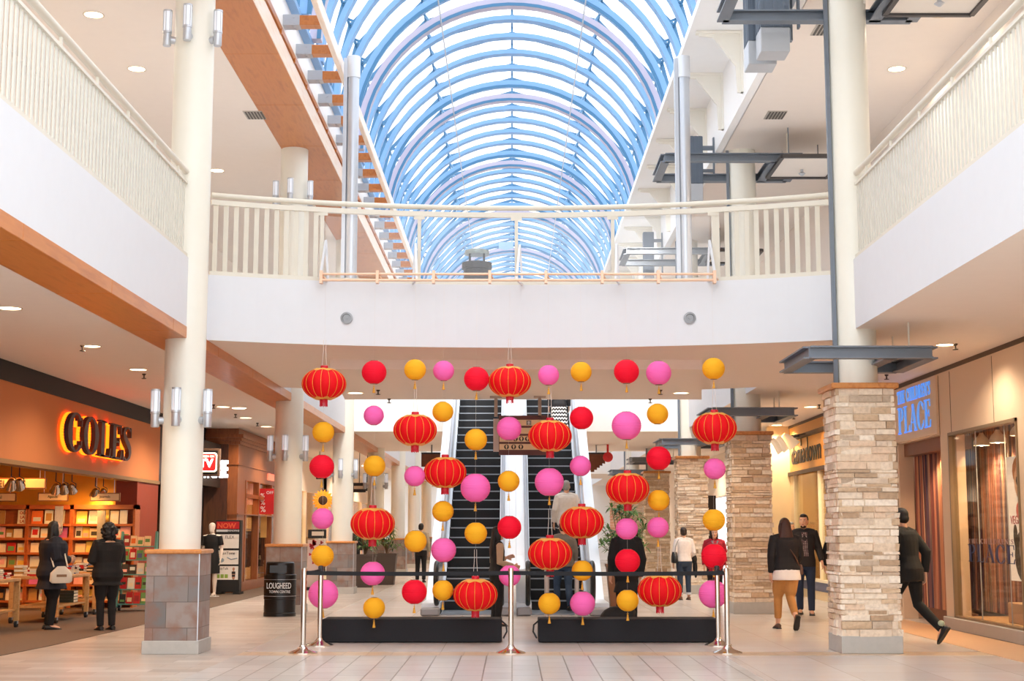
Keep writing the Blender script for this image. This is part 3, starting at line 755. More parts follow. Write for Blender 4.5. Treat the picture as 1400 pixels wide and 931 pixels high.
vent(348, 157, ZC, 'rectangular air vent in the left upper ceiling', 1); vent(1060, 157, ZC, 'rectangular air vent in the right upper ceiling', 1)
vent(1128, 40, ZC, 'rectangular air vent in the right upper ceiling beside the nearest column', 1)
# ================================================================== lanterns
PAPER = {'red': paper('red_paper', '#fb1638', .22), 'pink': paper('pink_paper', '#ff76c6', .2), 'gold': paper('gold_paper', '#ffc22a', .22)}
REDS = paper('red_silk', '#f51420', .25)
GOLD = mat('gold_braid', '#f0a93c', .4, .2, var=.1)
TASS = mat('gold_tassel', '#d9a032', .5, .2, var=.15)
CORD = mat('pale_cord', '#d9cfc6', .6)
RCAP = mat('crimson_cap', '#c8102e', .5, var=.08)
def globe_mesh(c):
    mb = MB(); prof = []; n = 72; rings = 15
    for i in range(n+1):
        t = math.pi*(.09+.82*i/n); z = -math.cos(t); r = math.sin(t)
        k = abs(math.sin(math.pi*rings*(z+1)/2)); r *= .968+.036*k**.7
        prof.append((r, z*.965))
    mb.lathe(prof, (0, 0, 0), 36, cap=False)
    return to_mesh(mb, 'paper_globe_'+c, PAPER[c], smooth=True)
GLOBE = {c: globe_mesh(c) for c in PAPER}
mb = MB().tube([(.29*math.cos(R(a)), .29*math.sin(R(a)), .93) for a in range(0, 361, 20)], .02, 6)
mb.tube([(.29*math.cos(R(a)), .29*math.sin(R(a)), -.93) for a in range(0, 361, 20)], .02, 6)
mb.bar((-.29, 0, .93), (.29, 0, .93), .025, .025); mb.bar((-.29, 0, -.93), (.29, 0, -.93), .025, .025); mb.bar((0, 0, -.93), (0, 0, .93), .02, .02)
mb.bar((0, 0, .93), (0, 0, 1.0), .02, .02)
RING_ME = to_mesh(mb, 'wire_ring', mat('lantern_wire', '#8a7a6a', .4, .6))
mb = MB().tube([(0, 0, -.045), (0, 0, 0)], .003, 5).tube([(.0, 0, -.05), (.012, 0, -.035), (0, 0, -.02), (-.012, 0, -.035), (0, 0, -.05)], .003, 5)
mb.lathe([(.006, -.05), (.014, -.06), (.011, -.072), (.012, -.075), (.022, -.125), (.018, -.127), (.004, -.1)], (0, 0, 0), 10)
TASSEL_ME = to_mesh(mb, 'tassel', TASS, smooth=True)
# ribbed silk lantern (unit: half-width 1)
def silk_r(t): return math.sin(t)**.86
SH = .70
mb = MB(); secs = []; lob = 16; nn = lob*6
for i in range(33):
    t = math.pi*(.055+.89*i/32)
    ring = []
    for k in range(nn):
        a = 2*math.pi*k/nn; f = abs(math.sin(lob*a/2)); r = silk_r(t)*(.965+.035*f**.6)
        ring.append((r*math.cos(a), r*math.sin(a), -math.cos(t)*SH))
    secs.append(ring)
mb.loft(secs, cap=False); SILK_ME = to_mesh(mb, 'silk_shade', REDS, smooth=True)
mb = MB()
for k in range(lob):
    a = 2*math.pi*k/lob
    mb.tube([(silk_r(t)*.985*math.cos(a), silk_r(t)*.985*math.sin(a), -math.cos(t)*SH) for t in [math.pi*(.06+.88*i/18) for i in range(19)]], .010, 5)
BRAID_ME = to_mesh(mb, 'gold_braid', GOLD)
def collar(top):
    mb = MB(); n = 96; inner, outer = [], []
    s = 1 if top else -1
    for k in range(n):
        a = 2*math.pi*k/n; w = .5+.5*math.cos(8*a)
        tt = math.pi*((.17 if top else .13)+.05*w)
        r0 = .2; ro = silk_r(tt)*1.03
        inner.append((r0*math.cos(a), r0*math.sin(a), s*SH*.985)); outer.append((ro*math.cos(a), ro*math.sin(a), s*math.cos(tt)*SH*1.015+.0))
    mid = [tuple((Vector(p)*.5+Vector(q)*.5)+Vector((0, 0, s*.045))) for p, q in zip(inner, outer)]
    mb.loft([inner, mid, outer], cap=False)
    return to_mesh(mb, 'gold_collar', mat('gold_collar_cloth', '#f0b45e' if top else '#f2a526', .5, .1, var=.12), smooth=True)
mat('gold_collar_cloth', '#f2b050', .5, .1, var=.12)
COL_T, COL_B = collar(True), collar(False)
mb = MB().lathe([(.15, SH*.96), (.17, SH*.97), (.17, SH*.97+.14), (.15, SH*.97+.15), (.1, SH*.97+.15)], (0, 0, 0), 20)
mb2 = MB().lathe([(.17, -SH*.95), (.18, -SH*.97), (.18, -SH*.97-.15), (.15, -SH*.97-.15)], (0, 0, 0), 20)
CAP_ME = to_mesh(mb, 'red_cap', RCAP, smooth=True); CAPB_ME = to_mesh(mb2, 'red_cap', RCAP, smooth=True)
mb = MB()
for k in range(28):
    a = 2*math.pi*k/28; x, y = .165*math.cos(a), .165*math.sin(a); mb.bar((x, y, -SH*.97-.14), (x*1.06, y*1.06, -SH*.97-.30-.02*(k % 3)), .026, .01)
FRINGE_ME = to_mesh(mb, 'fringe', RCAP)
S = {  # strand x : list of (kind, py, px radius); kinds r,p,g = paper globes, B = big ribbed silk lantern
 441: [('B', 525, 30.5, 443), ('g', 591, 15, 442), ('r', 638, 17, 440), ('p', 709, 15, 441), ('g', 760, 15.5, 441), ('p', 812, 20.5, 442)],
 511: [('r', 509, 17, 511.5), ('p', 568, 14, 511), ('g', 637, 15, 512), ('B', 716, 30.5, 509.5), ('p', 784, 17, 509.5), ('g', 831, 15, 511.5)],
 567: [('g', 505.5, 15, 567.5), ('B', 588, 30, 567.5), ('p', 651, 14.5, 567), ('g', 740, 15.5, 568), ('r', 809, 17.3, 566.5)],
 606: [('p', 507, 14.5, 606.5), ('g', 563, 14.5, 605.5), ('B', 646, 29.5, 608.5), ('g', 699, 14.8, 605.5), ('p', 752, 17.3, 606.5), ('g', 807, 14.5, 605.5)],
 650: [('r', 518, 17.3, 651.5), ('g', 601, 15.5, 650.5), ('p', 667, 20.5, 650), ('g', 729, 15.5, 650.5), ('B', 813, 30.5, 650)],
 696: [('B', 522, 29.5, 697), ('p', 586, 17, 696), ('g', 658, 15, 695.5), ('r', 721, 16.5, 696.5), ('p', 787, 15, 697)],
 751: [('p', 513, 14.5, 750), ('B', 596, 30, 752), ('p', 659, 20, 751), ('B', 757, 30.5, 752), ('g', 825, 15.3, 751)],
 795: [('g', 508.5, 14.5, 794.5), ('r', 571.5, 16.3, 795), ('p', 637, 14.5, 793.5), ('B', 714, 30.5, 795.5), ('g', 780, 14.5, 796), ('p', 825, 17.3, 796.5)],
 857: [('r', 508, 17.3, 856.5), ('p', 582, 20.3, 856.5), ('B', 668, 30, 858), ('p', 723, 15.3, 857), ('r', 767, 17.3, 858), ('g', 821, 15.3, 858)],
 900: [('p', 510, 17.3, 900.5), ('g', 566, 14.8, 899), ('r', 626.5, 17, 900.5), ('g', 684, 15, 900.5), ('p', 721, 14.8, 899.5), ('B', 807, 30.5, 902)],
 977: [('g', 504, 15.5, 975.5), ('B', 585.5, 30.5, 977), ('p', 641, 15, 977), ('g', 711, 15.5, 976), ('r', 760, 17.3, 976), ('p', 812, 19.8, 975)],
}
ZIG = [0, .07, -.05, .06, -.07, .05, -.04, .06, -.05, .07, 0]
KN = {'r': 'red', 'p': 'pink', 'g': 'gold'}
SN = ['leftmost', 'second', 'third', 'fourth', 'fifth', 'middle sixth', 'seventh', 'eighth', 'ninth', 'tenth', 'rightmost']
def part_me(name, me, parent, loc=(0, 0, 0), scale=1, rz=0):
    o = bpy.data.objects.new(name, me); COL.objects.link(o); o.parent = parent; o.location = loc; o.scale = (scale,)*3; o.rotation_euler = (0, 0, rz); return o
for si, (sx, items) in enumerate(S.items()):
    Y = LYP+ZIG[si]; prev = None
    nk = {'big': 0}
    for j, (k, py, rp_, px) in enumerate(items):
        c = at(px, py, Y); D = Y*ct+(c.z-HC)*st; rad = rp_*D/FPX
        top = prev if prev is not None else 5.0
        where = ('%s down the %s strand' % (ORD[j+1], SN[si]) if j else 'at the top of the %s strand' % SN[si]) + (' from the left' if 'most' not in SN[si] and 'middle' not in SN[si] else '')
        if k == 'B':
            t = thing('silk_lantern', 'large ribbed red silk lantern, '+where, 'lantern', c, 'ribbed red lanterns')
            rz = random.uniform(0, 6)
            part_me('silk_shade', SILK_ME, t, scale=rad, rz=rz); part_me('gold_braid', BRAID_ME, t, scale=rad, rz=rz)
            part_me('gold_collar', COL_T, t, scale=rad, rz=rz); part_me('gold_collar', COL_B, t, scale=rad, rz=rz)
            part_me('red_cap', CAP_ME, t, scale=rad); part_me('red_cap', CAPB_ME, t, scale=rad); part_me('fringe', FRINGE_ME, t, scale=rad)
            ztop = rad*(SH*.97+.14); mbc = MB()
            zz = max(.12, top-c.z); zz = zz if zz < 1.0 or j == 0 else zz
            for s in (-1, 1): mbc.tube([(s*.10*rad, 0, ztop), (s*.055*rad, 0, ztop+.2), (s*.05*rad, 0, max(ztop+.21, min(zz, ztop+.36)))], .0035, 5)
            if zz > ztop+.36: mbc.tube([(0, 0, ztop+.36), (0, 0, zz)], .0009, 4)
            prev = c.z-rad*(SH*.97+.30)
        else:
            size = 'small' if rp_ < 16.2 else ('large' if rp_ > 19 else 'medium')
            t = thing('paper_lantern', '%s round %s paper lantern, %s' % (size, KN[k], where), 'lantern', c, 'round paper lanterns')
            g = part_me('paper_globe', GLOBE[KN[k]], t, scale=rad, rz=random.uniform(0, 6)); part_me('wire_ring', RING_ME, t, scale=rad, rz=random.uniform(0, 3))
            if (si*5+j*3) % 10 < 8: part_me('tassel', TASSEL_ME, t, loc=(0, 0, -rad*.93), scale=1.0)
            mbc = MB().tube([(0, 0, rad*.93), (0, 0, max(rad+.02, top-c.z))], .0009, 4)
            prev = c.z-rad*.93
        ORG[t.name] = (0, 0, 0); obj('hanging_cord', mbc, CORD, t)
# ================================================================== low black boxes
for xa, xb, lab in ((440, 686, 'left'), (736, 983, 'right')):
    p, q = at_z(xa, 879, 0), at_z(xb, 879, 0); y = 20.42
    x0, x1 = at(xa, 865, y).x, at(xb, 865, y).x; h = at(500, 846.5, y).z
    t = thing('platform_box', 'long low black felt-covered box on the floor, %s of the middle stanchion' % lab, 'box', ((x0+x1)/2, y, 0), 'long black boxes under the lanterns')
    obj('box_body', MB().box(x0, x1, y, y+.6, .01, h, .012), mat('black_felt', '#1d1d21', .9, var=.2, scale=60, bump=.15), t)
    e = x1 if lab == 'left' else x0; s = 1 if lab == 'left' else -1
    obj('strap_handle', MB().tube([(e, y+.1, h-.03), (e+s*.06, y+.08, h-.08), (e+s*.07, y+.05, h-.17), (e+s*.02, y+.04, .06)], .012, 6), BLACK, t)
# ================================================================== stanchions
BELT = mat('black_webbing', '#15151a', .8, var=.05)
PB = {}
for key, px, py, lab in (('fl', 414, 893, 'front left corner'), ('fm', 698.5, 893, 'front middle'), ('fr', 995, 893, 'front right corner'), ('bl', 437, 880, 'rear left, against the black box end'), ('br', 982, 880, 'rear right, against the black box end')):
    p = at_z(px, py, 0) if key[0] == 'f' else at(px, 880, 19.95); PB[key] = (p.x, p.y, lab)
for key, (x, y, lab) in PB.items():
    t = thing('belt_stanchion', 'chrome belt stanchion with domed base, '+lab, 'stanchion', (x, y, 0), 'chrome belt stanchions')
    obj('base', MB().lathe([(.185, 0), (.185, .012), (.16, .022), (.08, .05), (.05, .075), (.036, .1)], (x, y, 0), 36), CHROME, t, True)
    obj('post', MB().lathe([(.033, .08), (.033, .93)], (x, y, 0), 24), CHROME, t, True)
    obj('belt_head', MB().lathe([(.036, .93), (.036, 1.04), (.03, 1.055), (.012, 1.06)], (x, y, 0), 24), CHROME if key[0] == 'f' else DARK, t, True)
    links = {'fl': ['fm', 'bl'], 'fm': ['fr'], 'fr': ['br']}.get(key, [])
    for o in links:
        xb, yb, _ = PB[o]; pts = []
        d = Vector((xb-x, yb-y, 0)); L = d.length; d.normalize(); n = 12
        P = [Vector((x, y, 0))+d*(.034+(L-.068)*i/n) for i in range(n+1)]
        secs = []; a = Vector((d.y, -d.x, 0))*.002
        for i, q in enumerate(P):
            sag = -.012*(1-(2*i/n-1)**2); z = .995+sag
            secs.append([q+a+Vector((0, 0, z-.026)), q-a+Vector((0, 0, z-.026)), q-a+Vector((0, 0, z+.026)), q+a+Vector((0, 0, z+.026))])
        obj('belt', MB().loft(secs), BELT, t)
# ================================================================== escalators
STEP = mat('step_black', '#16181c', .55, .2, var=.1)
NOSE = mat('step_nose', '#9aa2ab', .4, .3, var=.05)
SKIRT = mat('skirt_steel', '#dfe5ec', .3, .3, var=.03)
PANEL = mat('balustrade_white', '#f1f5f9', .25, var=.02)
HR = mat('handrail_rubber', '#17181b', .35, var=.05)
EY0, EY1, EZ = 27.6, 38.3, ZT
run0, run1 = 28.7, 37.4
def ez(y):
    if y <= run0: return 0
    if y >= run1: return EZ
    return EZ*(y-run0)/(run1-run0)
def escalator(xa, xb, lab, oa, ob):
    """oa / ob: outer edges of the side decks"""
    t = thing('escalator', lab, 'escalator', ((xa+xb)/2, EY0, 0), 'pair of escalators')
    n = 25; dy = (run1-run0)/n; dz = EZ/n
    for i in range(n):
        y = run0+i*dy; z = dz*(i+1)
        mb = MB(); mb.box(xa, xb, y, y+dy+.02, z-dz-.04, z)
        mb.m = 1; mb.box(xa+.01, xb-.01, y-.012, y+.02, z-.022, z+.003)
        obj('step', mb, [STEP, NOSE], t)
    mb = MB().box(xa, xb, 27.3, run0, .0, .02); mb.box(xa, xb, run1, EY1+.2, EZ-.1, EZ+.01)
    obj('comb_plate', mb, mat('comb_steel', '#8d9298', .4, .6, var=.1), t)
    # side decks and balustrades
    ys = [27.15, run0-.5]+[run0+(run1-run0)*i/12 for i in range(13)]+[run1+.5, EY1+.3]
    for side, (a, b) in (('l', (oa, xa)), ('r', (xb, ob))):
        secs = [[(a, y, max(0, ez(y)-.55)), (b, y, max(0, ez(y)-.55)), (b, y, ez(y)+.22), (a, y, ez(y)+.22)] for y in ys]
        obj('skirt', MB().loft(secs), SKIRT, t)
        m0 = (a+b)/2
        def prof(y, z0, z1, w, c): return [(c-w, y, ez(y)+z0), (c+w, y, ez(y)+z0), (c+w, y, ez(y)+z1), (c-w, y, ez(y)+z1)]
        c = b-.07 if side == 'l' else a+.07
        obj('balustrade', MB().loft([prof(y, .2, .86, .02, c) for y in ys]), PANEL, t)
        obj('deck_trim', MB().loft([prof(y, .2, .26, .035, c) for y in ys]).loft([prof(y, .84, .9, .03, c) for y in ys]), ALU, t)
        pts = [(c, y, ez(y)+.95) for y in ys]
        zc = .58; cy = 27.15
        arc = [(c, cy-.37*math.sin(R(a_)), zc+.37*math.cos(R(a_))) for a_ in range(180, -1, -20)]
        h = obj('handrail', MB().tube(pts, .04, 8), mat('handrail_grey', '#aab3c0', .4), t, True); obj('newel_handrail', MB().tube([(c, cy+.4, zc-.37)]+arc, .045, 8), HR, t, True)
        obj('newel_panel', MB().prism([(cy+.3, .2), (cy+.3, .92)]+[(cy-.33*math.sin(R(a_)), zc+.33*math.cos(R(a_))) for a_ in range(0, 181, 20)], 'x', c-.02, c+.02), SKIRT, t)
        obj('newel_base', MB().box(a, b, 26.85, 27.7, 0, .15, .03), mat('newel_grey', '#8f9197', .4, .3), t)
    return t
e1 = escalator(-1.31, -.26, 'left escalator with black steps and white side panels', -1.66, .02)
e2 = escalator(.36, 1.40, 'right escalator with black steps, two people riding up', .08, 1.78)
for ee, xa, xb in ((e1, -.2, .02), (e2, .08, .3)): obj('centre_casing', MB().loft([[(xa, y, ez(y)+.2), (xb, y, ez(y)+.2), (xb, y, ez(y)+.82), (xa, y, ez(y)+.82)] for y in (27.6, run0-.3, run0+.4, run1, EY1+.2)]), PANEL, ee)
obj('cover_strip', MB().loft([[(.0, y, ez(y)+.83), (.078, y, ez(y)+.83), (.078, y, ez(y)+.85), (.0, y, ez(y)+.85)] for y in (27.6, run0-.3, run0+.4, run1, EY1+.2)]), PANEL, e1)
# white casing between and beside the escalators
# posts standing before the right escalator
for px, lab in ((748, 'left'), (790, 'right')):
    p = at_z(px, 846, 0)
    o = obj('barrier_post', MB().lathe([(.04, 0), (.04, .98), (.03, 1.0)], (p.x, 26.4, 0), 14), mat('barrier_grey', '#b3afaf', .4, .4), None, True, (p.x, 26.4, 0))
    tag(o, 'grey round barrier post before the right escalator, %s one' % lab, 'post', 'barrier posts')
# ================================================================== directory sign under the bridge
yb = 26.6
x0, x1 = at(682, 590, yb).x, at(752, 590, yb).x; z0, z1 = at(700, 622, yb).z, at(700, 568, yb).z
t = thing('directory_sign', 'beige and maroon directory sign with pictograms hanging under the bridge', 'sign', ((x0+x1)/2, yb, z0))
MAR = mat('maroon_board', '#5d2a24', .5); TAN = mat('tan_strip', '#e6c6a0', .5, var=.03)
obj('back_board', MB().box(x0, x1, yb, yb+.06, z0, z1), MAR, t)
rows = [(574, 582), (585, 593), (596, 604), (607, 615)]
for i, (a, b) in enumerate(rows):
    za, zb_ = at(700, b, yb).z, at(700, a, yb).z
    s = obj('sign_strip', MB().box(x0+.01, x1-.01, yb-.015, yb, za, zb_), TAN, t)
    zm = (za+zb_)/2; rr = (zb_-za)*.42
    def disc(x): return MB().lathe([(rr, 0), (rr, .004)], (0, 0, 0), 16)
    if i >= 2:
        for k in range(3):
            mbk = MB(); mw = MB()
            xx = x0+ (.14+.13*k if i == 3 else .30+.11*k)
            mbk.add([(xx+rr*math.cos(2*math.pi*q/18), yb-.017, zm+rr*math.sin(2*math.pi*q/18)) for q in range(18)], [tuple(range(18))[::-1]])
            mw.box(xx-.008, xx+.008, yb-.02, yb-.018, zm-rr*.75, zm+rr*.3); mw.box(xx-.018, xx+.018, yb-.02, yb-.018, zm-rr*.1, zm+rr*.25); mw.box(xx-.009, xx+.009, yb-.02, yb-.018, zm+rr*.4, zm+rr*.75)
            mw = MB().prism([(xx-.009, zm-rr*.75), (xx+.009, zm-rr*.75), (xx+.012, zm-rr*.1), (xx+.02, zm+rr*.2), (xx+.009, zm+rr*.75), (xx-.009, zm+rr*.75), (xx-.02, zm+rr*.2), (xx-.012, zm-rr*.1)], 'y', yb-.021, yb-.018)
            obj('pictogram', mbk, BLACK, s); obj('pictogram_figure', mw, TAN, s)
    if i == 0:
        mbk = MB().box(x0+.50, x0+.59, yb-.017, yb-.015, za+.01, zb_-.01); obj('arrow_plate', mbk, mat('arrow_grey', '#8a8580', .5), s)
        obj('arrow', MB().prism([(x0+.52, zm), (x0+.545, zm+.03), (x0+.57, zm), (x0+.553, zm), (x0+.553, zm-.035), (x0+.537, zm-.035), (x0+.537, zm)], 'y', yb-.021, yb-.018), WHITE, s)
obj('side_plate', MB().box(x0-.1, x0-.0, yb-.01, yb+.03, z0+.06, z1-.06), mat('plate_mauve', '#b7a6a0', .5), t)
for px in (678, 738):
    x = at(px, 560, yb).x; obj('hanger_post', MB().box(x-.03, x+.03, yb+.0, yb+.05, z1-.02, 3.97).box(x-.11, x+.11, yb-.03, yb+.08, 3.94, 3.97), mat('hanger_taupe', '#a8998c', .5), t)
# brown stepped hanging signs further back
BRN = wave('brown_board', ['#7a452c', '#6a3a24', '#854d33'], 3)
for px0, px1, py0, py1, lab, flip in ((800, 831, 620, 645, 'right', 1), (576, 604, 620, 638, 'left', -1)):
    Y = 44.0; a, b = at(px0, py1, Y), at(px1, py0, Y); n = 5
    t = thing('hanging_sign', 'brown stepped hanging sign seen beyond the escalators on the %s' % lab, 'sign', (a.x, Y, a.z), 'brown hanging signs')
    pl = [(a.x, b.z), (b.x, b.z)]
    for i in range(n+1):
        u = 1-i/n*.6; x = (a.x+(b.x-a.x)*u); z = b.z+(a.z-b.z)*(.45+.55*(i/n))
        pl += [(x, b.z+(a.z-b.z)*(.4+.6*max(0, i-1)/n)), (x, z)]
    pl += [(a.x, a.z)]
    obj('board', MB().prism(pl, 'y', Y, Y+.12), BRN, t)
    obj('hanging_rod', MB().tube([((a.x+b.x)/2, Y+.06, b.z), ((a.x+b.x)/2, Y+.06, ZB)], .02, 6), STEEL, t)
    obj('bracket', MB().box(a.x, b.x, Y-.02, Y+.14, b.z-.02, b.z+.03), DARK, t)
p = at(831, 625, 43.9); o = obj('alarm_bell', MB().tube([(p.x, 43.9, p.z), (p.x, 43.84, p.z), (p.x, 43.8, p.z)], [.15, .15, .09], 20).tube([(p.x, 43.8, p.z), (p.x, 43.77, p.z)], .035, 10).box(p.x-.03, p.x+.03, 43.88, 43.95, p.z, ZB), mat('alarm_red', '#d42a30', .35), None, True, (p.x, 43.9, p.z)); tag(o, 'small red round alarm bell beside the brown hanging sign on the right', 'bell')
a, b = at(682, 342, 60), at(702, 331, 60)
t = thing('hanging_banner', 'small pale blue shield-shaped banner hanging far off under the skylight', 'banner', ((a.x+b.x)/2, 60, a.z))
obj('banner_cloth', MB().prism([(a.x, b.z), (b.x, b.z), (b.x, a.z+.08), ((a.x+b.x)/2, a.z), (a.x, a.z+.08)], 'y', 60, 60.03), mat('banner_blue', '#9fc0dd', .7), t)
obj('hanging_wire', MB().tube([(a.x+.05, 60, b.z), (a.x+.05, 60, 13.5)], .008, 5), CORD, t); obj('hanging_wire', MB().tube([(b.x-.05, 60, b.z), (b.x-.05, 60, 13.5)], .008, 5), CORD, t)
# ================================================================== branded bin by the second pedestal
y = 26.9; p0, p1 = at(361, 800, y), at(405, 800, y); cx = (p0.x+p1.x)/2; w = (p1.x-p0.x)/2; zt = at(383, 768, y).z
t = thing('litter_bin', 'tall black oval litter bin with white lettering before the second left column', 'bin', (cx, y, 0))
GB = mat('glossy_black', '#101012', .25, var=.1)
def oval(rx, ry, z): return [(cx+rx*math.cos(2*math.pi*k/36), y+ry*math.sin(2*math.pi*k/36), z) for k in range(36)]
obj('bin_body', MB().loft([oval(w, .22, 0), oval(w, .22, .06), oval(w*.97, .21, .07), oval(w*.97, .21, .30), oval(w, .22, .31), oval(w, .22, .74), oval(w*.97, .21, .75)]), GB, t, True)
obj('bin_hood', MB().loft([oval(w*.9, .2, .75), oval(w*.88, .19, zt-.02), oval(w*.8, .17, zt)]), GB, t, True)
obj('flap', MB().box(cx-w*.55, cx+w*.5, y-.205, y-.19, .78, zt-.06), mat('flap_black', '#232326', .2), t)
obj('lettering', text_mb('LOUGHEED', .105, .006, (cx-w*.70, y-.225, .50), (1, 0, 0), (0, 0, 1), width=w*1.5, bold=.006), WHITE, t)
obj('lettering', text_mb('TOWN CENTRE', .05, .006, (cx-w*.55, y-.225, .42), (1, 0, 0), (0, 0, 1), width=w*1.3), WHITE, t)
obj('trim_line', MB().loft([oval(w*1.005, .222, .36), oval(w*1.005, .222, .366)]).loft([oval(w*1.005, .222, .655), oval(w*1.005, .222, .661)]), mat('trim_silver', '#b9b9bd', .3, .5), t)
# ================================================================== plants
LEAF = island('leaf_green', ['#4f7a3a', '#3d6a34', '#69924a', '#2f5a2e', '#7fa65a'], .5, .1, 30)
BARK = mat('stem_brown', '#6f5a42', .8)
def plant(px, Y, hpot, wpot, ztop, spread, lab, potcol, nros=22, seed=3, x=None):
    rnd = random.Random(seed); X = x if x is not None else at(px, 800, Y).x
    t = thing('potted_plant', lab, 'plant', (X, Y, 0), 'potted plants')
    w = wpot/2
    obj('pot', MB().loft([[(X-a, Y-a, z), (X+a, Y-a, z), (X+a, Y+a, z), (X-a, Y+a, z)] for a, z in ((w*.75, 0), (w*1.0, hpot-.06), (w*1.06, hpot-.06), (w*1.06, hpot), (w*.9, hpot), (w*.9, hpot-.05))]), mat(potcol[0], potcol[1], .5, var=.08), t)
    st_, lf = MB(), MB()
    for i in range(nros):
        zz = rnd.uniform(hpot+.15, ztop-.08); f = (zz-hpot)/(ztop-hpot)
        rr = spread*(.45+.55*math.sin(math.pi*min(1, .25+.75*f)))*math.sqrt(rnd.random()); a = rnd.uniform(0, 6.28)
        c = Vector((X+rr*math.cos(a), Y+rr*math.sin(a), zz))
        st_.tube([(X, Y, hpot-.05), (X+rr*.3*math.cos(a), Y+rr*.3*math.sin(a), (hpot+zz)/2), c], [.014, .011, .007], 5)
        for k in range(16):
            b = rnd.uniform(0, 6.28); el = rnd.uniform(-.5, 1.2); L = rnd.uniform(.14, .28); wd = .022
            d = Vector((math.cos(b)*math.cos(el), math.sin(b)*math.cos(el), math.sin(el))); sd = d.cross(Vector((0, 0, 1)))
            if sd.length < .05: sd = Vector((1, 0, 0))
            sd.normalize(); dr = Vector((0, 0, -.06*L/.2))
            p0 = c; p1 = c+d*L*.5; p2 = c+d*L+dr
            lf.add([p0, p1+sd*wd, p2, p1-sd*wd, p1+Vector((0, 0, .008))], [(0, 1, 4), (1, 2, 4), (2, 3, 4), (3, 0, 4)])
    obj('stem', st_, BARK, t); obj('foliage', lf, LEAF, t)
plant(846, 30.6, .86, .56, 2.1, .58, 'tall leafy plant in a brown square pot right of the escalators', ('brown_pot', '#8a5a3c'), 38, 4, x=at(848, 800, 30.6).x)
plant(498, 41.0, .9, .6, 1.55, .5, 'bushy plant in a dark planter behind the third left column', ('dark_pot', '#4a3d36'), 14, 9)
plant(528, 43.0, .9, .6, 1.85, .4, 'bushy plant beside the fourth left column', ('dark_pot', '#4a3d36'), 16, 12)
# ================================================================== left: bookshop
ORANGE = mat('orange_wall', '#c87a45', .7, var=.04, scale=2)
YELLOW = mat('yellow_wall', '#f0a830', .7, var=.04)
MAROON = mat('dark_red_paint', '#8a3319', .6, var=.06)
SHELFW = wave('shelf_wood', ['#a8562a', '#b9632f', '#9a4c24'], 4, stretch=(1, 4, 4), rough=.4)
TABW = wave('table_wood', ['#b98a55', '#c79a63', '#a97a48'], 4, stretch=(4, 1, 4), rough=.45)
BZ = 2.6
struct('wall_left', MB().box(WL-.25, WL, 10, 32.3, BZ, 3.81), ORANGE)
struct('trim_5', MB().box(WL-.25, WL+.02, 10, 37.0, 3.81, ZB), mat('black_band', '#0f0d0e', .6, var=.05))
struct('trim_6', MB().box(WL-.25, WL+.03, 10, 32.3, BZ-.05, BZ+.02), mat('brown_lip', '#8d6a3f', .5))
struct('wall_left_shop_end', MB().box(WL-7, WL-.27, 30.6, 30.85, 0, 3.6), YELLOW)
struct('wall_left_pilaster', MB().box(WL-.45, WL-.005, 30.5, 32.3, 0, BZ-.03), MAROON)
struct('wall_left_shop_rear', MB().box(WL-7.2, WL-7, 9, 31, 0, 3.6), YELLOW)
struct('ceiling_bookshop', MB().box(WL-7, WL-.25, 10, 30.6, 3.15, 3.3), mat('shop_ceiling_orange', '#e09a48', .8, var=.03))
struct('wall_left_shop_front_end', MB().box(WL-7, WL, 9.8, 10, 0, 3.6), YELLOW)
# the raised halo-lit letters
y0, y1 = at_x(90, 590, WL+.13).y, at_x(180, 610, WL+.17).y
zt_, zb_ = at_x(97, 569, WL).z, at_x(97, 618, WL).z
t = thing('shop_sign', 'dark purple raised letters with orange halo glow on the orange bookshop front', 'sign', (WL, y0, zb_))
LETT = mat('plum_letter', '#3c2228', .45, var=.05); LETT2 = mat('plum_letter_face', '#5b3940', .5, var=.05)
HALO = emis('orange_halo', '#ff8c16', .95)
fs = serif_mb('COLES', .66, .08, (WL+.09, y0, zb_), (0, 1, 0), (0, 0, 1), width=y1-y0, gap=.02)
hs = serif_mb('COLES', .66, .03, (WL+.03, y0, zb_), (0, 1, 0), (0, 0, 1), width=y1-y0, gap=.02, grow=.012)
for a, b in zip(fs, hs):
    l = obj('letter', a, LETT, t); obj('halo_strip', b, HALO, l)
# hanging department boards inside
def board(px0, px1, py0, py1, Y, name, lab, words, h, parent=None):
    a, b = at(px0, py1, Y), at(px1, py0, Y)
    t = thing(name, lab, 'sign', ((a.x+b.x)/2, Y, a.z), 'hanging signs inside the bookshop')
    obj('board', MB().box(a.x, b.x, Y-.02, Y+.02, a.z, b.z, .006), mat('sign_cream', '#e8c9a0', .5), t)
    obj('board_edge', MB().box(a.x-.02, b.x+.02, Y-.012, Y+.03, a.z-.02, b.z+.02), mat('sign_brown', '#8a5a34', .5), t)
    obj('lettering', text_mb(words, h, .006, ((a.x+b.x)/2, Y-.027, (a.z+b.z)/2-h/2), (1, 0, 0), (0, 0, 1), 'CENTER'), mat('dark_brown_ink', '#3a2416', .6), t)
    for hx in (a.x+.1, b.x-.1): obj('hanging_rod', MB().tube([(hx, Y, b.z), (hx, Y, 3.15)], .006, 5), ALU, t)
BY = 29.75
board(-60, 62, 655, 667, 27.4, 'hanging_sign', 'wide cream hanging sign with dark capitals inside the bookshop', 'BESTSELLERS', .12)
board(-30, 21, 675, 684.5, BY-.4, 'hanging_sign', 'small cream sign above the bookcase at the frame edge', 'Travel', .06)
board(53, 92, 675, 684, BY-.4, 'hanging_sign', 'small cream sign above the middle bookcase', 'Agenda', .06)
board(124.5, 163, 675, 684, BY-.4, 'hanging_sign', 'small cream sign above the right bookcase', 'Journals', .06)
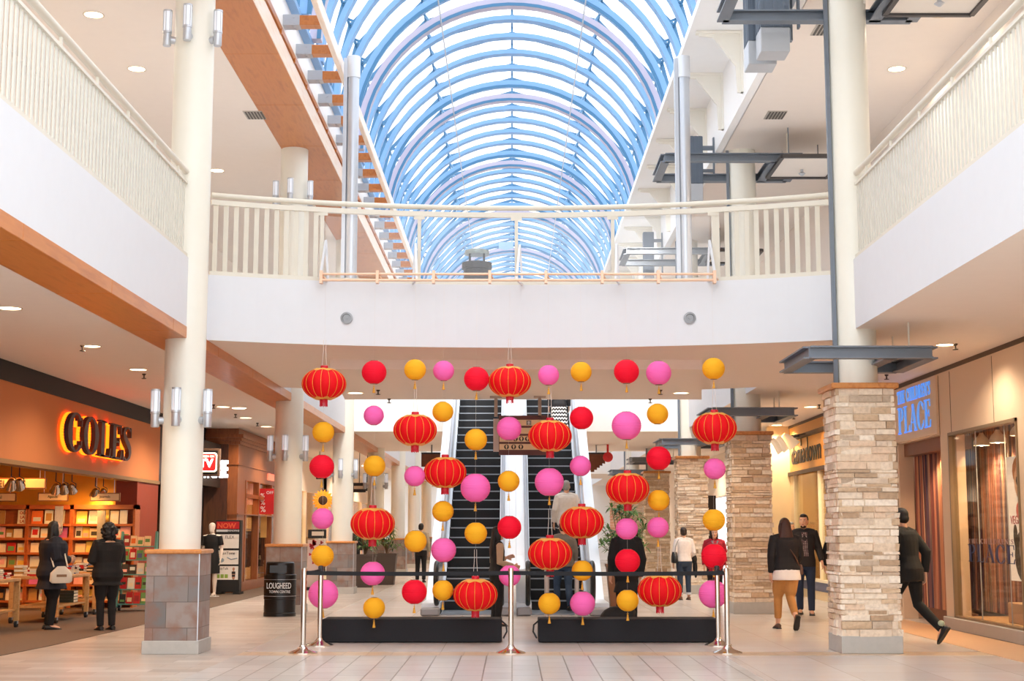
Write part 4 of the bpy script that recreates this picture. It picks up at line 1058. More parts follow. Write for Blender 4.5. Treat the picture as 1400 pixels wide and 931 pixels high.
# track heads
def track_spot(x, y, z, d, lab, en=22):
    t = thing('track_spotlight', lab, 'lamp', (x, y, z), 'track spotlights inside the bookshop')
    d = Vector(d).normalized(); c = Vector((x, y, z-.22))
    obj('yoke', MB().tube([(x, y, 2.95), (x, y, z-.1), (x+.08, y, z-.14), c+Vector((.08, 0, 0))], .01, 6), DARK, t)
    obj('lamp_head', MB().tube([c-d*.1, c-d*.06, c+d*.08, c+d*.1], [.03, .06, .09, .1], 12), CHROME, t, True)
    obj('lamp_lens', MB().tube([c+d*.09, c+d*.102], [.08, .085], 12), GLOW, t)
    spot('spot', c+d*.14, en, '#ffb45e', R(95), c+d*2)
tk = 0
GN = ['at the frame edge', 'left of the middle sign', 'right of the middle sign', 'near the end pilaster']
for gi, (gx, py, n) in enumerate([(25, 655, 2), (86, 661, 3), (140, 667, 3), (175, 671, 3)]):
    for k in range(n):
        p = at_x(gx-10+k*11, py+6, WL-.55-.1*k); tk += 1
        y = p.y
        track_spot(WL-.55-.1*k, y, p.z+.22, (-.45+.2*k, .9, -.75), 'chrome track spotlight inside the bookshop, group %s, %s of its group' % (GN[gi], ORD[k+1]))
o = obj('light_track', MB().box(WL-.62, WL-.5, 17, 30, 2.94, 2.99), DARK, None, False, (WL-.56, 24, 2.94)); tag(o, 'black lighting track along the bookshop front', 'track')
# extra shop lamps deeper inside, recessed in its ceiling
for i, (x, y) in enumerate([(-9.2, 19), (-9.2, 23), (-9.2, 27), (-11.5, 21), (-11.5, 26)]):
    t = thing('ceiling_downlight', 'round lamp in the bookshop ceiling, %s' % ORD[i+1], 'lamp', (x, y, 3.15), 'bookshop ceiling lamps')
    obj('lamp_disc', MB().lathe([(.12, 3.14), (.14, 3.15)], (x, y, 0), 16), GLOW, t)
    spot('spot', (x, y, 3.1), 80, '#ffa850', R(150))
POSRED = mat('cover_red', '#b8402e', .5)
# bookcases and books
BCOL = {}
def bm_(h):
    if h not in BCOL: BCOL[h] = mat('book_'+h.strip('#'), h, .5, var=.12, scale=18)
    return BCOL[h]
PAGES = mat('book_pages', '#efe6d2', .8, var=.05)
CN = {'#c81e1e': 'red', '#9c1420': 'dark red', '#f2b6b0': 'pale pink', '#efe2c4': 'cream', '#e8732c': 'orange', '#d46ab0': 'magenta', '#f0d060': 'yellow', '#6aa05a': 'green', '#2a2626': 'black', '#b98a4a': 'tan', '#dfe3d8': 'white', '#5a6a9a': 'blue', '#f6d9a8': 'pale orange', '#3a3f2e': 'dark olive'}
bk_n = 0
def book_mesh(w, h, d, col):
    mb = MB(); mb.box(0, w, 0, .004, 0, h); mb.box(0, w, d-.004, d, 0, h); mb.box(0, .004, 0, d, 0, h)
    me1 = to_mesh(mb, 'book', bm_(col)); return me1
PG = {}
def book(x, y, z, w, h, d, col, tilt, lab, grp, rotz=0):
    """upright book facing the room: cover mesh with a page block under it"""
    global bk_n
    o = bpy.data.objects.new('book', book_mesh(w, h, d, col)); COL.objects.link(o)
    o.location = (x, y, z); o.rotation_euler = (tilt, 0, rotz); tag(o, lab, 'book', grp); ORG[o.name] = (0, 0, 0)
    obj('pages', MB().box(.003, w-.004, .004, d-.004, .004, h-.004), PAGES, o)
    bk_n += 1; return o
def patch(o, w, h, col, rnd):
    mb = MB(); a = rnd.uniform(.15, .4); b = rnd.uniform(.2, .5)
    mb.box(w*.15, w*.85, -.002, .0005, h*a, h*min(.92, a+b)); obj('cover_art', mb, bm_(col), o)
rb = random.Random(11)
zr = [at(100, p, BY).z for p in (717.5, 736.5, 756.5, 777, 800, 822)]
ztop = at(100, 690, BY).z
CASES = [(-70, 34.5, ['#c81e1e', '#9c1420', '#f2b6b0', '#efe2c4', '#2a2626', '#efe2c4', '#b98a4a']), (36.5, 95, ['#e8732c', '#d46ab0', '#dfe3d8', '#f0d060', '#b98a4a', '#efe2c4', '#dfe3d8', '#efe2c4', '#6aa05a']), (97.5, 182, ['#efe2c4', '#f6d9a8', '#efe2c4', '#f0d060', '#dfe3d8', '#f2b6b0'])]
CNM = ['the frame-edge bookcase', 'the middle bookcase', 'the right bookcase']
RN = ['top shelf', 'second shelf', 'third shelf', 'fourth shelf', 'fifth shelf', 'bottom shelf']
for ci, (pa, pb, pal) in enumerate(CASES):
    xa, xb = at(pa, 750, BY).x, at(pb, 750, BY).x
    t = thing('bookcase', 'tall orange wooden bookcase of face-out books, %s' % ['cut by the frame edge', 'in the middle', 'beside the teal rack'][ci], 'bookcase', ((xa+xb)/2, BY, 0), 'bookcases at the back of the bookshop')
    for x in (xa, xb): obj('side_panel', MB().box(x-.02, x+.02, BY, BY+.38, 0, ztop), SHELFW, t)
    obj('back_panel', MB().box(xa, xb, BY+.36, BY+.38, 0, ztop), SHELFW, t)
    obj('top_panel', MB().box(xa-.02, xb+.02, BY, BY+.38, ztop-.09, ztop), SHELFW, t)
    for z in zr: obj('shelf', MB().box(xa, xb, BY-.01, BY+.36, z-.025, z).box(xa, xb, BY-.02, BY-.01, z-.025, z+.02), SHELFW, t)
    for ri, z in enumerate(zr):
        x = xa+.03; k = 0
        while True:
            w = rb.uniform(.13, .21) if ri else rb.uniform(.15, .24); h = rb.uniform(.19, .25) if ri else rb.uniform(.27, .31)
            if ri == 3 and ci == 0 and k > 6: pass
            if x+w > xb-(.3 if (ci, ri) == (0, 0) else .02): break
            if x > -10.9:
                c = rb.choice(pal); k += 1
                o = book(x, BY+.10+rb.uniform(0, .05), z+.002, w, h, .03, c, R(-rb.uniform(5, 12)), '%s book facing out, %s along the %s of %s' % (CN[c], ORD[k], RN[ri], CNM[ci]), 'face-out books in the bookcases')
                if rb.random() < .75: patch(o, w, h, rb.choice(['#efe2c4', '#f2b6b0', '#b98a4a', '#f6d9a8', '#c81e1e', '#d46ab0', '#6aa05a', '#2a2626', '#dfe3d8', '#f0d060']), rb)
            x += w+rb.uniform(.008, .035)
xo = at(21.5, 705, BY).x
o = book(xo, BY+.1, zr[0]+.002, .2, .3, .03, '#efe2c4', R(-8), 'cream book with red capitals facing out, last on the top shelf of the frame-edge bookcase', 'face-out books in the bookcases')
for k, tx in enumerate(('OO', 'LA', 'LA')): obj('lettering', text_mb(tx, .06, .003, (.1, -.004, .21-.085*k), (1, 0, 0), (0, 0, 1), 'CENTER', bold=.03), POSRED, o)
# a big lettered cover and grey section fins on the bookcase fronts
for px, py0, py1, lab, c in ((80.5, 692, 728, 'patterned grey section fin on the middle bookcase', '#9fa3b5'), (138.5, 698, 742, 'plain grey section fin on the right bookcase', '#8f8c88')):
    a, b = at(px-6.5, py1, BY-.05), at(px+6, py0, BY-.05)
    mb = MB().box(a.x, b.x, BY-.06, BY-.03, a.z, b.z); o = obj('section_fin', mb, mat('fin'+c[1:], c, .5, var=.25, scale=14), None, False, ((a.x+b.x)/2, BY-.05, a.z)); tag(o, lab, 'sign', 'section fins on the bookcases')
# tables on casters
def caster(x, y, t):
    c = obj('caster', MB().tube([(x-.02, y, .055), (x+.02, y, .055)], .055, 14), BLACK, t, True)
    obj('caster_fork', MB().box(x-.03, x+.03, y-.02, y+.02, .06, .12), ALU, c)
def table(x0, x1, y0, y1, lab, h=.78):
    t = thing('display_table', lab, 'table', ((x0+x1)/2, (y0+y1)/2, 0), 'wheeled book tables')
    obj('tabletop', MB().box(x0, x1, y0, y1, h-.05, h, .006), TABW, t)
    for x in (x0+.04, x1-.04):
        for y in (y0+.04, y1-.04): obj('leg', MB().box(x-.035, x+.035, y-.035, y+.035, .11, h-.05), TABW, t); caster(x, y, t)
    obj('lower_shelf', MB().box(x0+.05, x1-.05, y0+.05, y1-.05, .26, .29), TABW, t)
    return t
T = [(-8.66, -7.85, 22.0, 23.7, 'wheeled wooden book table cut by the frame edge'), (-8.35, -7.52, 24.6, 26.4, 'wheeled wooden book table behind the woman with the white tote'), (-8.3, -7.62, 27.2, 28.7, 'wheeled wooden book table behind the curly-haired woman')]
for ti, (x0, x1, y0, y1, lab) in enumerate(T):
    table(x0, x1, y0, y1, lab)
    rb2 = random.Random(20+ti); n = 0
    nm = ['the frame-edge table', 'the middle table', 'the far table'][ti]
    for gy in range(5):
        for gx in range(3):
            x = x0+.05+gx*(x1-x0-.1)/3+rb2.uniform(0, .03); y = y0+.06+gy*(y1-y0-.1)/5
            if (gx*5+gy) % 4 == 3: continue
            z = .78; m_ = rb2.randint(2, 5)
            for k in range(m_):
                c = rb2.choice(['#efe2c4', '#dfe3d8', '#2a2626', '#b98a4a', '#c81e1e', '#efe2c4', '#5a6a9a']); n += 1
                o = bpy.data.objects.new('book', None)
                bpy.data.objects.remove(o)
                w, d, th = rb2.uniform(.14, .17), rb2.uniform(.2, .23), rb2.uniform(.022, .04)
                mb = MB().box(0, w, 0, d, 0, .004).box(0, w, 0, d, th-.004, th).box(0, w, -.0, .005, 0, th)
                o = bpy.data.objects.new('book', to_mesh(mb, 'book', bm_(c))); COL.objects.link(o); o.location = (x, y, z); ORG[o.name] = (0, 0, 0)
                tag(o, '%s book, %s up in the %s stack on %s' % (CN[c], ORD[k+1], ORD[gy*3+gx+1], nm), 'book', 'stacked books on the tables')
                obj('pages', MB().box(.006, w-.003, .004, d-.004, .004, th-.004), PAGES, o); z += th
    if ti == 1:
        for k in range(4):
            mb = MB().box(0, .3, 0, .24, 0, .05); o = bpy.data.objects.new('book', to_mesh(mb, 'book', bm_('#3a3f2e'))); COL.objects.link(o); o.location = (-7.95, 25.9, .29+.052*k); ORG[o.name] = (0, 0, 0)
            tag(o, 'large dark book under the middle table, %s from the bottom of its stack' % ORD[k+1], 'book', 'large books under the middle table'); obj('pages', MB().box(.004, .302, .004, .242, .006, .044), PAGES, o)
# teal rack
TEAL = mat('teal_paint', '#5fa296', .5, var=.05)
x0, x1, yr = -7.62, -6.95, 28.7
t = thing('book_rack', 'slanted teal rack of small books beside the pedestal', 'rack', ((x0+x1)/2, yr, 0))
for x in (x0, x1): obj('side_frame', MB().bar((x, yr-.12, .08), (x, yr+.18, 1.52), .04, .05).bar((x, yr+.2, .08), (x, yr+.2, 1.5), .04, .04).bar((x, yr-.12, .1), (x, yr+.2, .1), .04, .04), TEAL, t)
RZ = [.14, .42, .70, .98, 1.24]
for i, z in enumerate(RZ): obj('shelf', MB().box(x0, x1, yr-.1+.05*i, yr+.2, z-.02, z), TEAL, t)
rc = random.Random(4)
for i, z in enumerate(RZ):
    x = x0+.03; k = 0
    while x < x1-.14:
        w, h = rc.uniform(.11, .15), rc.uniform(.18, .23); k += 1
        c = rc.choice(['#f0d060', '#efe2c4', '#6aa05a', '#2a2626', '#dfe3d8', '#f2b6b0', '#c81e1e'] if i < 4 else ['#f6d9a8', '#f0d060', '#9c1420'])
        o = book(x, yr-.05+.05*i, z+.001, w, h, .03, c, R(-10), '%s small book on the teal rack, %s from the left of its %s shelf' % (CN[c], ORD[k], ['bottom', 'second', 'middle', 'fourth', 'top'][i]), 'small books on the teal rack')
        patch(o, w, h, rc.choice(list(CN)), rc); x += w+.015
for x in (x0+.03, x1-.03): caster(x, yr, t)
# ================================================================== left: dark showroom front with lit signs
DKB = mat('near_black_brown', '#241a17', .5, var=.1)
DWD = wave('dark_wood', ['#4a2818', '#5a3220', '#3f2114'], 5, stretch=(3, 3, .4), rough=.4)
MWD = wave('mid_wood', ['#8c4f28', '#9c5a30', '#7d4420'], 5, stretch=(3, 3, .4), rough=.35)
struct('wall_left.001', MB().box(WL-.2, WL, 32.3, 37.0, 2.62, 3.81), DKB)
struct('wall_left_recess', MB().box(WL-3.2, WL-3, 31, 37, 0, 3.6).box(WL-3, WL, 36.95, 37.15, 0, ZB).box(WL-3, WL-.1, 32.2, 32.3, 0, 3.6).box(WL-3.2, WL-.2, 31, 37.1, 3.6, 3.75), DKB)
struct('wall_left_fascia', MB().box(WL, -7.35, 34.4, 37.0, 2.62, 3.70), DKB)
struct('trim_7', MB().box(WL-.02, WL+.05, 33.2, 33.35, 0, 2.62), mat('door_edge_taupe', '#8b7565', .4))
ys = 33.9; a, b = at(271, 651, ys), at(301, 613, ys)
t = thing('shop_sign', 'square lit sign with a red television screen shape beside the first pedestal', 'sign', ((a.x+b.x)/2, ys, a.z))
obj('sign_box', MB().box(a.x-.1, b.x, ys, ys+.14, a.z, b.z, .01), mat('sign_frame_brown', '#6f5545', .4), t)
obj('sign_face', MB().box(a.x-.07, b.x-.05, ys-.01, ys, a.z+.05, b.z-.05), BLACK, t)
cx, cz = (a.x+b.x)/2-.06, (a.z+b.z)/2; w, h = .22, .22
def rrect(cx, cz, w, h, r, n=5):
    P = []
    for sx, sz, a0 in ((1, 1, 0), (-1, 1, 90), (-1, -1, 180), (1, -1, 270)):
        for k in range(n+1):
            q = R(a0+90*k/n); P.append((cx+sx*(w-r)+r*math.cos(q), cz+sz*(h-r)+r*math.sin(q)))
    return P
obj('screen_rim', MB().prism(rrect(cx, cz, .245, .225, .07), 'y', ys-.02, ys-.01), emis('lit_cream', '#fff0d0', 1.3), t)
obj('screen', MB().prism(rrect(cx, cz, .215, .195, .06), 'y', ys-.028, ys-.02), emis('lit_red', '#d81818', .9), t)
obj('lettering', text_mb('TV', .2, .006, (cx, ys-.036, cz-.12), (1, 0, 0), (0, 0, 1), 'CENTER', bold=.05), emis('lit_white', '#fffaf0', 1.6), t)
obj('lettering', text_mb('AS SEEN ON', .05, .004, (cx, ys-.034, cz+.11), (1, 0, 0), (0, 0, 1), 'CENTER', width=.36, bold=.03), MATS['lit_cream'], t)
ys2 = 34.38; a, b = at(279, 654, ys2), at(316, 630, ys2)
t = thing('shop_sign', 'white lit block capitals on the dark showroom fascia', 'sign', (a.x, ys2, a.z))
obj('lettering', text_mb('SHOWCASE', b.z-a.z, .07, (a.x-.35, ys2-.07, a.z), (1, -.25, 0), (0, 0, 1), width=b.x-a.x+.38, bold=.03), emis('lit_cool_white', '#f4f8ff', 1.6), t)
# ================================================================== left: panelled wood clothes shop
WX = -6.93
def wood_front():
    mb = MB(); z1 = ZB
    y0, y1 = 37.1, 46.0
    W0, W1 = 38.2, 45.2
    mb.box(WX-.25, WX, y0, W0, 0, z1); mb.box(WX-.25, WX, W1, y1, 0, z1); mb.box(WX-.25, WX, W0, W1, 2.85, z1); mb.box(WX-.25, WX, W0, W1, 0, .25)
    mb.box(WX-1.1, WX-.25, y0, y0+.2, 0, z1)
    return mb
struct('wall_left.002', wood_front(), MWD)
mb = MB()
for k, (o_, z0, z1) in enumerate(((.05, 3.72, 3.80), (.09, 3.80, 3.88), (.14, 3.88, 3.97))): mb.box(WX-1.1, WX+o_, 37.1-o_, 46, z0, z1)
mb.box(WX-1.1, WX+.03, 37.07, 46, 3.2, 3.25); mb.box(WX-1.1, WX+.03, 37.07, 46, 1.95, 1.98)
struct('trim_8', mb, MWD)
struct('wall_left.003', MB().box(WX-1.1, WX-.25, 37.04, 37.1, 0, 3.72), DWD)
struct('window_1', MB().box(WX-.14, WX-.12, 38.2, 45.2, .25, 2.85), SHOPG)
mb = MB(); [mb.box(WX-.16, WX+.02, y-.07, y+.07, .25, 2.85) for y in (38.25, 40.2, 42.4, 45.15)]; mb.box(WX-.16, WX+.02, 38.2, 45.2, 2.4, 2.5)
struct('trim_9', mb, MWD)
struct('wall_left_shop_interior', MB().box(WX-4, WX-3.9, 37.3, 46, 0, 3.6).box(WX-4, WX-.25, 45.9, 46, 0, 3.6).box(WX-4, WX-.25, 37.2, 37.3, 0, 3.6), mat('shop_interior_tan', '#d9b68e', .7))
struct('ceiling_clothes_shop', MB().box(WX-4, WX-.25, 37.2, 46, 3.3, 3.4), BEIGE)
for y in (39, 41.5, 44): spot('spot', (WX-1.2, y, 3.25), 140, '#ffd49a', R(150))
# posters in its window
def flatsign(name, lab, cat, x0, x1, y, z0, z1, m_, grp=None):
    o = obj(name, MB().box(x0, x1, y, y+.02, z0, z1), m_, None, False, ((x0+x1)/2, y, z0)); return tag(o, lab, cat, grp)
yq = 41.0; a, b = at(353, 703, yq), at(377, 668, yq)
POSR = mat('poster_red', '#b3161c', .5, var=.05)
t = thing('sale_poster', 'red sale poster with percent signs in the wood shop window', 'poster', ((a.x+b.x)/2, yq, a.z))
obj('sheet', MB().box(a.x, b.x+.3, yq, yq+.02, a.z, b.z), POSR, t)
for k in range(3): obj('lettering', text_mb('%', .16-.02*k, .004, (a.x+.06, yq-.01, a.z+.06+.2*k), (1, 0, 0), (0, 0, 1)), WHITE, t)
obj('lettering', text_mb('OFF', .08, .004, (a.x+.22, yq-.01, b.z-.15), (1, 0, 0), (0, 0, 1)), WHITE, t)
a, b = at(329, 690, 39.6), at(341, 661, 39.6); flatsign('fashion_poster', 'pink and white fashion poster in the wood shop window', 'poster', a.x, b.x+.1, 39.6, a.z, b.z, mat('poster_pink', '#d9a9a4', .5, var=.35, scale=7))
a, b = at(355, 735, 41.2), at(364, 705, 41.2); flatsign('shelf_backdrop', 'yellow lit display panel behind the clothes rail', 'panel', a.x, b.x, 41.3, a.z, b.z, mat('panel_yellow', '#efc070', .5))
# exit sign glowing on the wood front
o = obj('exit_sign', MB().box(WX, WX+.05, 41.6, 42.6, 2.98, 3.16), emis('exit_red', '#e06a50', .9), None, False, (WX, 42.1, 2.98)); tag(o, 'small glowing red exit sign on the wood shop front', 'sign')
# clothes rails with hanging garments
def rail(x, y0, y1, z, lab, cols, seed):
    t = thing('clothes_rail', lab, 'rack', (x, y0, 0), 'clothes rails in the wood shop')
    obj('frame', MB().tube([(x, y0, .3), (x, y0, z), (x, y1, z), (x, y1, .3)], .015, 6).bar((x-.2, y0, .3), (x+.2, y0, .3), .03, .03).bar((x-.2, y1, .3), (x+.2, y1, .3), .03, .03), ALU, t)
    rnd = random.Random(seed); y = y0+.08; k = 0
    while y < y1-.05:
        c = rnd.choice(cols); k += 1; L = rnd.uniform(.7, 1.05); w = rnd.uniform(.2, .26)
        mb = MB(); secs = []
        for f, ww, th in ((0, .04, .012), (.06, .12, .03), (.12, w*.8, .035), (.5, w*.8, .04), (1, w, .05)):
            secs.append([(x+ww*math.cos(2*math.pi*q/12), y+th*math.sin(2*math.pi*q/12), z-.06-L*f) for q in range(12)])
        mb.loft(secs)
        o = obj('garment', mb, mat('cloth'+c[1:], c, .9, var=.15), None, True, (x, y, z)); tag(o, 'hanging garment, %s from the front of %s' % (ORD[k], lab.split(' in ')[0]), 'clothing', 'garments on the wood shop rails')
        obj('hanger', MB().tube([(x, y, z+.005), (x, y, z-.05), (x-.1, y, z-.09)], .005, 5).tube([(x, y, z-.05), (x+.1, y, z-.09)], .005, 5), ALU, o)
        y += rnd.uniform(.13, .2)
rail(WX-.75, 38.5, 40.9, 1.55, 'front clothes rail in the wood shop window', ['#4a1a1e', '#2a2226', '#6b2a2e', '#8a7a6a', '#3a2a22', '#1c1a1e'], 3)
rail(WX-.7, 41.4, 44.6, 1.6, 'rear clothes rail in the wood shop window', ['#1c1a1e', '#2b2426', '#c9b08a', '#3a2a2a', '#50352a'], 5)
# promo stand
y = 36.2; a, b = at(292.5, 814, y), at(329, 711, y)
t = thing('promo_stand', 'tall black promo stand with red header and three white posters', 'stand', ((a.x+b.x)/2, y, 0))
obj('stand_body', MB().box(a.x, b.x, y, y+.3, .06, b.z, .01), BLACK, t)
def zpx(p): return at(300, p, y).z
obj('header', MB().box(a.x+.02, b.x-.03, y-.01, y, zpx(723), zpx(713)), mat('header_red', '#c2161f', .5), t)
obj('lettering', text_mb('NOW', .13, .005, (a.x+.05, y-.016, zpx(722.3)), (1, 0, 0), (0, 0, 1), bold=.03), mat('letter_orange', '#e8603a', .5), t)
obj('header_strip', MB().box(a.x+.02, a.x+.3, y-.01, y, zpx(727), zpx(724)).box(b.x-.03, b.x-.04, y-.01, y, zpx(727), zpx(724)), WHITE, t)
obj('lettering', text_mb('TRENDING', .045, .005, (b.x-.33, y-.016, zpx(726.7)), (1, 0, 0), (0, 0, 1), width=.29, bold=.02), WHITE, t)
for k, (p0, p1, tx, cols) in enumerate(((749.5, 730.5, 'FLEX', '#c2161f'), (771.5, 752.5, 'CleanTone', '#8fa0b0'), (792.5, 774, 'BodyTalk', '#8fb04a'))):
    z0, z1 = zpx(p0), zpx(p1)
    s = obj('poster', MB().box(a.x+.03, b.x-.03, y-.01, y, z0, z1), mat('poster_white', '#eeeae6', .5), t)
    obj('lettering', text_mb(tx, .07, .004, (a.x+(.25 if k == 0 else .05), y-.015, z1-.1), (1, 0, 0), (0, 0, 1)), DARK, s)
    mb = MB().ell((a.x+.14+.02*k, y-.01, z0+.1), .07, .006, .055)
    if k == 2: mb = MB().box(a.x+.05, a.x+.13, y-.014, y-.01, z0+.04, z0+.13).box(a.x+.15, a.x+.23, y-.014, y-.01, z0+.04, z0+.13).box(a.x+.25, a.x+.33, y-.014, y-.01, z0+.04, z0+.13)
    obj('artwork', mb, mat('art'+cols[1:], cols, .5), s)
    if k == 2:
        xc = b.x-.14; mbp = MB().ell((xc, y-.012, z1-.07), .03, .006, .04).ell((xc, y-.012, z1-.19), .045, .006, .08).ell((xc, y-.012, z0+.07), .04, .006, .07)
        obj('figure_art', mbp, mat('art_skin', '#b98468', .6), s); obj('figure_dress', MB().box(xc-.045, xc+.045, y-.02, y-.017, z1-.19, z1-.13).box(xc-.04, xc+.04, y-.02, y-.017, z0+.07, z0+.12), BLACK, s)
    if k == 1: obj('artwork', MB().tube([(a.x+.3, y-.012, z0+.17), (a.x+.4, y-.012, z0+.12), (a.x+.55, y-.012, z0+.15)], .015, 6), mat('art8fa0b0', '#8fa0b0', .5), s)
for x in (a.x+.08, b.x-.08): obj('foot', MB().box(x-.05, x+.12, y-.1, y+.4, 0, .06), BLACK, t)
# ================================================================== left: further shops
PALEW = mat('pale_shop_wall', '#ecdcc8', .7, var=.02)
SX = -7.1
GLOWW = mat('lit_shop_interior', '#f0d9b4', .7, var=.08, scale=1.5)
for k, (ya, yb) in enumerate(((46.0, 55.5), (55.5, 65), (65, 74))):
    mb = MB(); mb.box(SX-.2, SX, ya, ya+.8, 0, ZB).box(SX-.2, SX, yb-.5, yb, 0, ZB).box(SX-.2, SX, ya, yb, 2.9, ZB).box(SX-.2, SX, ya, yb, 0, .3)
    struct('wall_left.%03d' % (4+k), mb, PALEW)
    struct('wall_left_far_shop', MB().box(SX-3, SX-2.9, ya, yb, 0, 3.4).box(SX-3, SX-.2, yb-.12, yb, 0, 3.4).box(SX-3, SX-.2, ya, ya+.12, 0, 3.4).box(SX-3, SX-.2, ya, yb, 3.3, 3.4), GLOWW)
    struct('window_%d' % (2+k), MB().box(SX-.1, SX-.08, ya+.8, yb-.5, .3, 2.9), SHOPG)
    mbt = MB(); [mbt.box(SX-.12, SX+.01, y-.04, y+.04, .3, 2.9) for y in (ya+.85, (ya+yb)/2, yb-.55)]; struct('trim_%d' % (12+k), mbt, CREAM)
    spot('spot', (SX-1.3, (ya+yb)/2, 3.2), 420, '#ffdca8', R(155)); spot('spot', (SX-1.3, ya+2, 3.2), 300, '#ffdca8', R(155))
    for q in range(3):
        yy = ya+1.6+q*2.4
        t = thing('display_shelf', 'pale display shelf inside the %s lit shop beyond the wood shop, %s along' % (ORD[k+1], ORD[q+1]), 'shelf', (SX-1.2, yy, 0), 'display shelves in the far shops')
        obj('side_panel', MB().box(SX-1.5, SX-.6, yy, yy+.04, 0, 2.0).box(SX-1.5, SX-.6, yy+1.6, yy+1.64, 0, 2.0), TABW, t)
        for z in (.4, .85, 1.3, 1.75): obj('shelf', MB().box(SX-1.5, SX-.6, yy, yy+1.6, z, z+.03), TABW, t)
        rr = random.Random(k*9+q); mb = MB()
        for z in (.43, .88, 1.33, 1.78):
            for u in range(7):
                w = rr.uniform(.05, .1); hh = rr.uniform(.12, .3); mb.box(SX-.95-w, SX-.95+w, yy+.12+u*.21, yy+.12+u*.21+w*1.5, z, z+hh, .01)
        o = obj('shelf_goods', mb, island('goods_colours', ['#7a3b2a', '#d8c9a4', '#3c4a5a', '#c97b2c', '#e8e2d6', '#8a2f3a', '#2c2a2a'], .6, 0) if 'goods_colours' not in MATS else MATS['goods_colours'], t, kind='stuff')
# sunflower board, black counter and floral notice
Y = 50.0; c = at(441.5, 684, Y)
t = thing('sunflower_board', 'round yellow sunflower picture hanging between the second and third left columns', 'sign', c)
mb = MB()
for k in range(18):
    a = 2*math.pi*k/18; d = Vector((math.cos(a), 0, math.sin(a))); s_ = Vector((-math.sin(a), 0, math.cos(a)))
    mb.add([c+d*.12, c+d*.25+s_*.07+Vector((0, -.02, 0)), c+d*.38, c+d*.25-s_*.07+Vector((0, -.02, 0)), c+d*.12+Vector((0, .03, 0)), c+d*.38+Vector((0, .03, 0))], [(0, 1, 2, 3), (0, 4, 5, 2), (1, 0, 4), (3, 2, 5)])
obj('petals', mb, mat('sunflower_yellow', '#e99a1e', .6, var=.15), t)
obj('seed_head', MB().ell(c, .16, .05, .16), mat('seed_brown', '#3a2416', .8), t)
obj('hanging_cord', MB().tube([c+Vector((0, 0, .36)), (c.x, c.y, ZB)], .006, 5), CORD, t)
Y = 39.0
def pix(px0, px1, py0, py1, Y): a, b = at(px0, py1, Y), at(px1, py0, Y); return a.x, b.x, a.z, b.z
x0, x1, z0, z1 = pix(421, 446, 724, 736, Y)
t = thing('notice_stand', 'black and red floral notice stand before the third left column', 'sign', ((x0+x1)/2, Y, 0))
obj('header_panel', MB().box(x0, x1, Y, Y+.05, z0, z1), BLACK, t); obj('header_card', MB().box(x0+.1, x1-.06, Y-.01, Y, z0+.07, z1-.05), mat('card_cream', '#e0d0be', .6), t)
m = MATS.get('floral') or island('floral', ['#d8c6bf', '#c83a32', '#d8c6bf', '#7a1f24', '#e0cfc6'], .6, 0)
x0, x1, z0, z1 = pix(420, 443, 738, 776, Y)
obj('notice_panel', MB().box(x0, x1, Y, Y+.06, .08, z1), mat('notice_ground', '#d5bfb8', .6), t)
rr = random.Random(2); mb = MB()
for k in range(26):
    u, v = rr.uniform(x0+.06, x1-.06), rr.uniform(z0+.05, z1-.04); r = rr.uniform(.025, .055)
    mb.add([(u+r*math.cos(q)*(1+.3*math.cos(3*q)), Y-.006, v+r*math.sin(q)*(1+.3*math.cos(3*q))) for q in [2*math.pi*i/12 for i in range(12)]], [tuple(range(12))[::-1]])
obj('floral_print', mb, mat('floral_red', '#b5272d', .6, var=.3), t)
obj('foot', MB().box(x0-.05, x1+.05, Y-.1, Y+.2, 0, .08), BLACK, t)
for px0, px1, py0, py1, lab in ((482, 500, 660, 673, 'small dark hanging sign with a pale strip, between the third and fourth left columns'), (498, 506, 652, 671, 'small square dark hanging sign beside the fourth left column'), (432, 441, 645, 655, 'dark hanging lamp cluster before the third left column')):
    Y = 47.5; x0, x1, z0, z1 = pix(px0, px1, py0, py1, Y)
    t = thing('hanging_sign', lab, 'sign', ((x0+x1)/2, Y, z0), 'small dark hanging signs on the left')
    obj('board', MB().box(x0, x1, Y, Y+.08, z0, z1, .01), DARK, t); obj('pale_strip', MB().box(x0+.04, x1-.04, Y-.01, Y, (z0+z1)/2-.05, (z0+z1)/2+.05), mat('card_cream', '#e0d0be', .6), t)
    obj('hanging_rod', MB().tube([((x0+x1)/2, Y+.04, z1), ((x0+x1)/2, Y+.04, ZB)], .012, 5), DARK, t)
o = obj('exit_sign', MB().box(-7.2, -6.75, 46.4, 46.46, 6.2, 6.7), mat('sign_black', '#1b1b1d', .5), None, False, (-7, 46.4, 6.2)) if False else None
Y = 40.0; x0, x1, z0, z1 = pix(421.5, 429, 326, 345, Y)
t = thing('wall_sign', 'small black sign with a white symbol behind the bridge railing', 'sign', ((x0+x1)/2, Y, z0))
obj('board', MB().box(x0, x1, Y, Y+.06, z0, z1), BLACK, t); obj('symbol', MB().bar((x0+.05, Y-.005, z0+.06), (x1-.05, Y-.005, z0+.2), .01, .04, (0, 1, 0)), WHITE, t); obj('wall_post', MB().box(x0-.1, x0, Y, Y+.1, ZT, z1), CREAM, t)
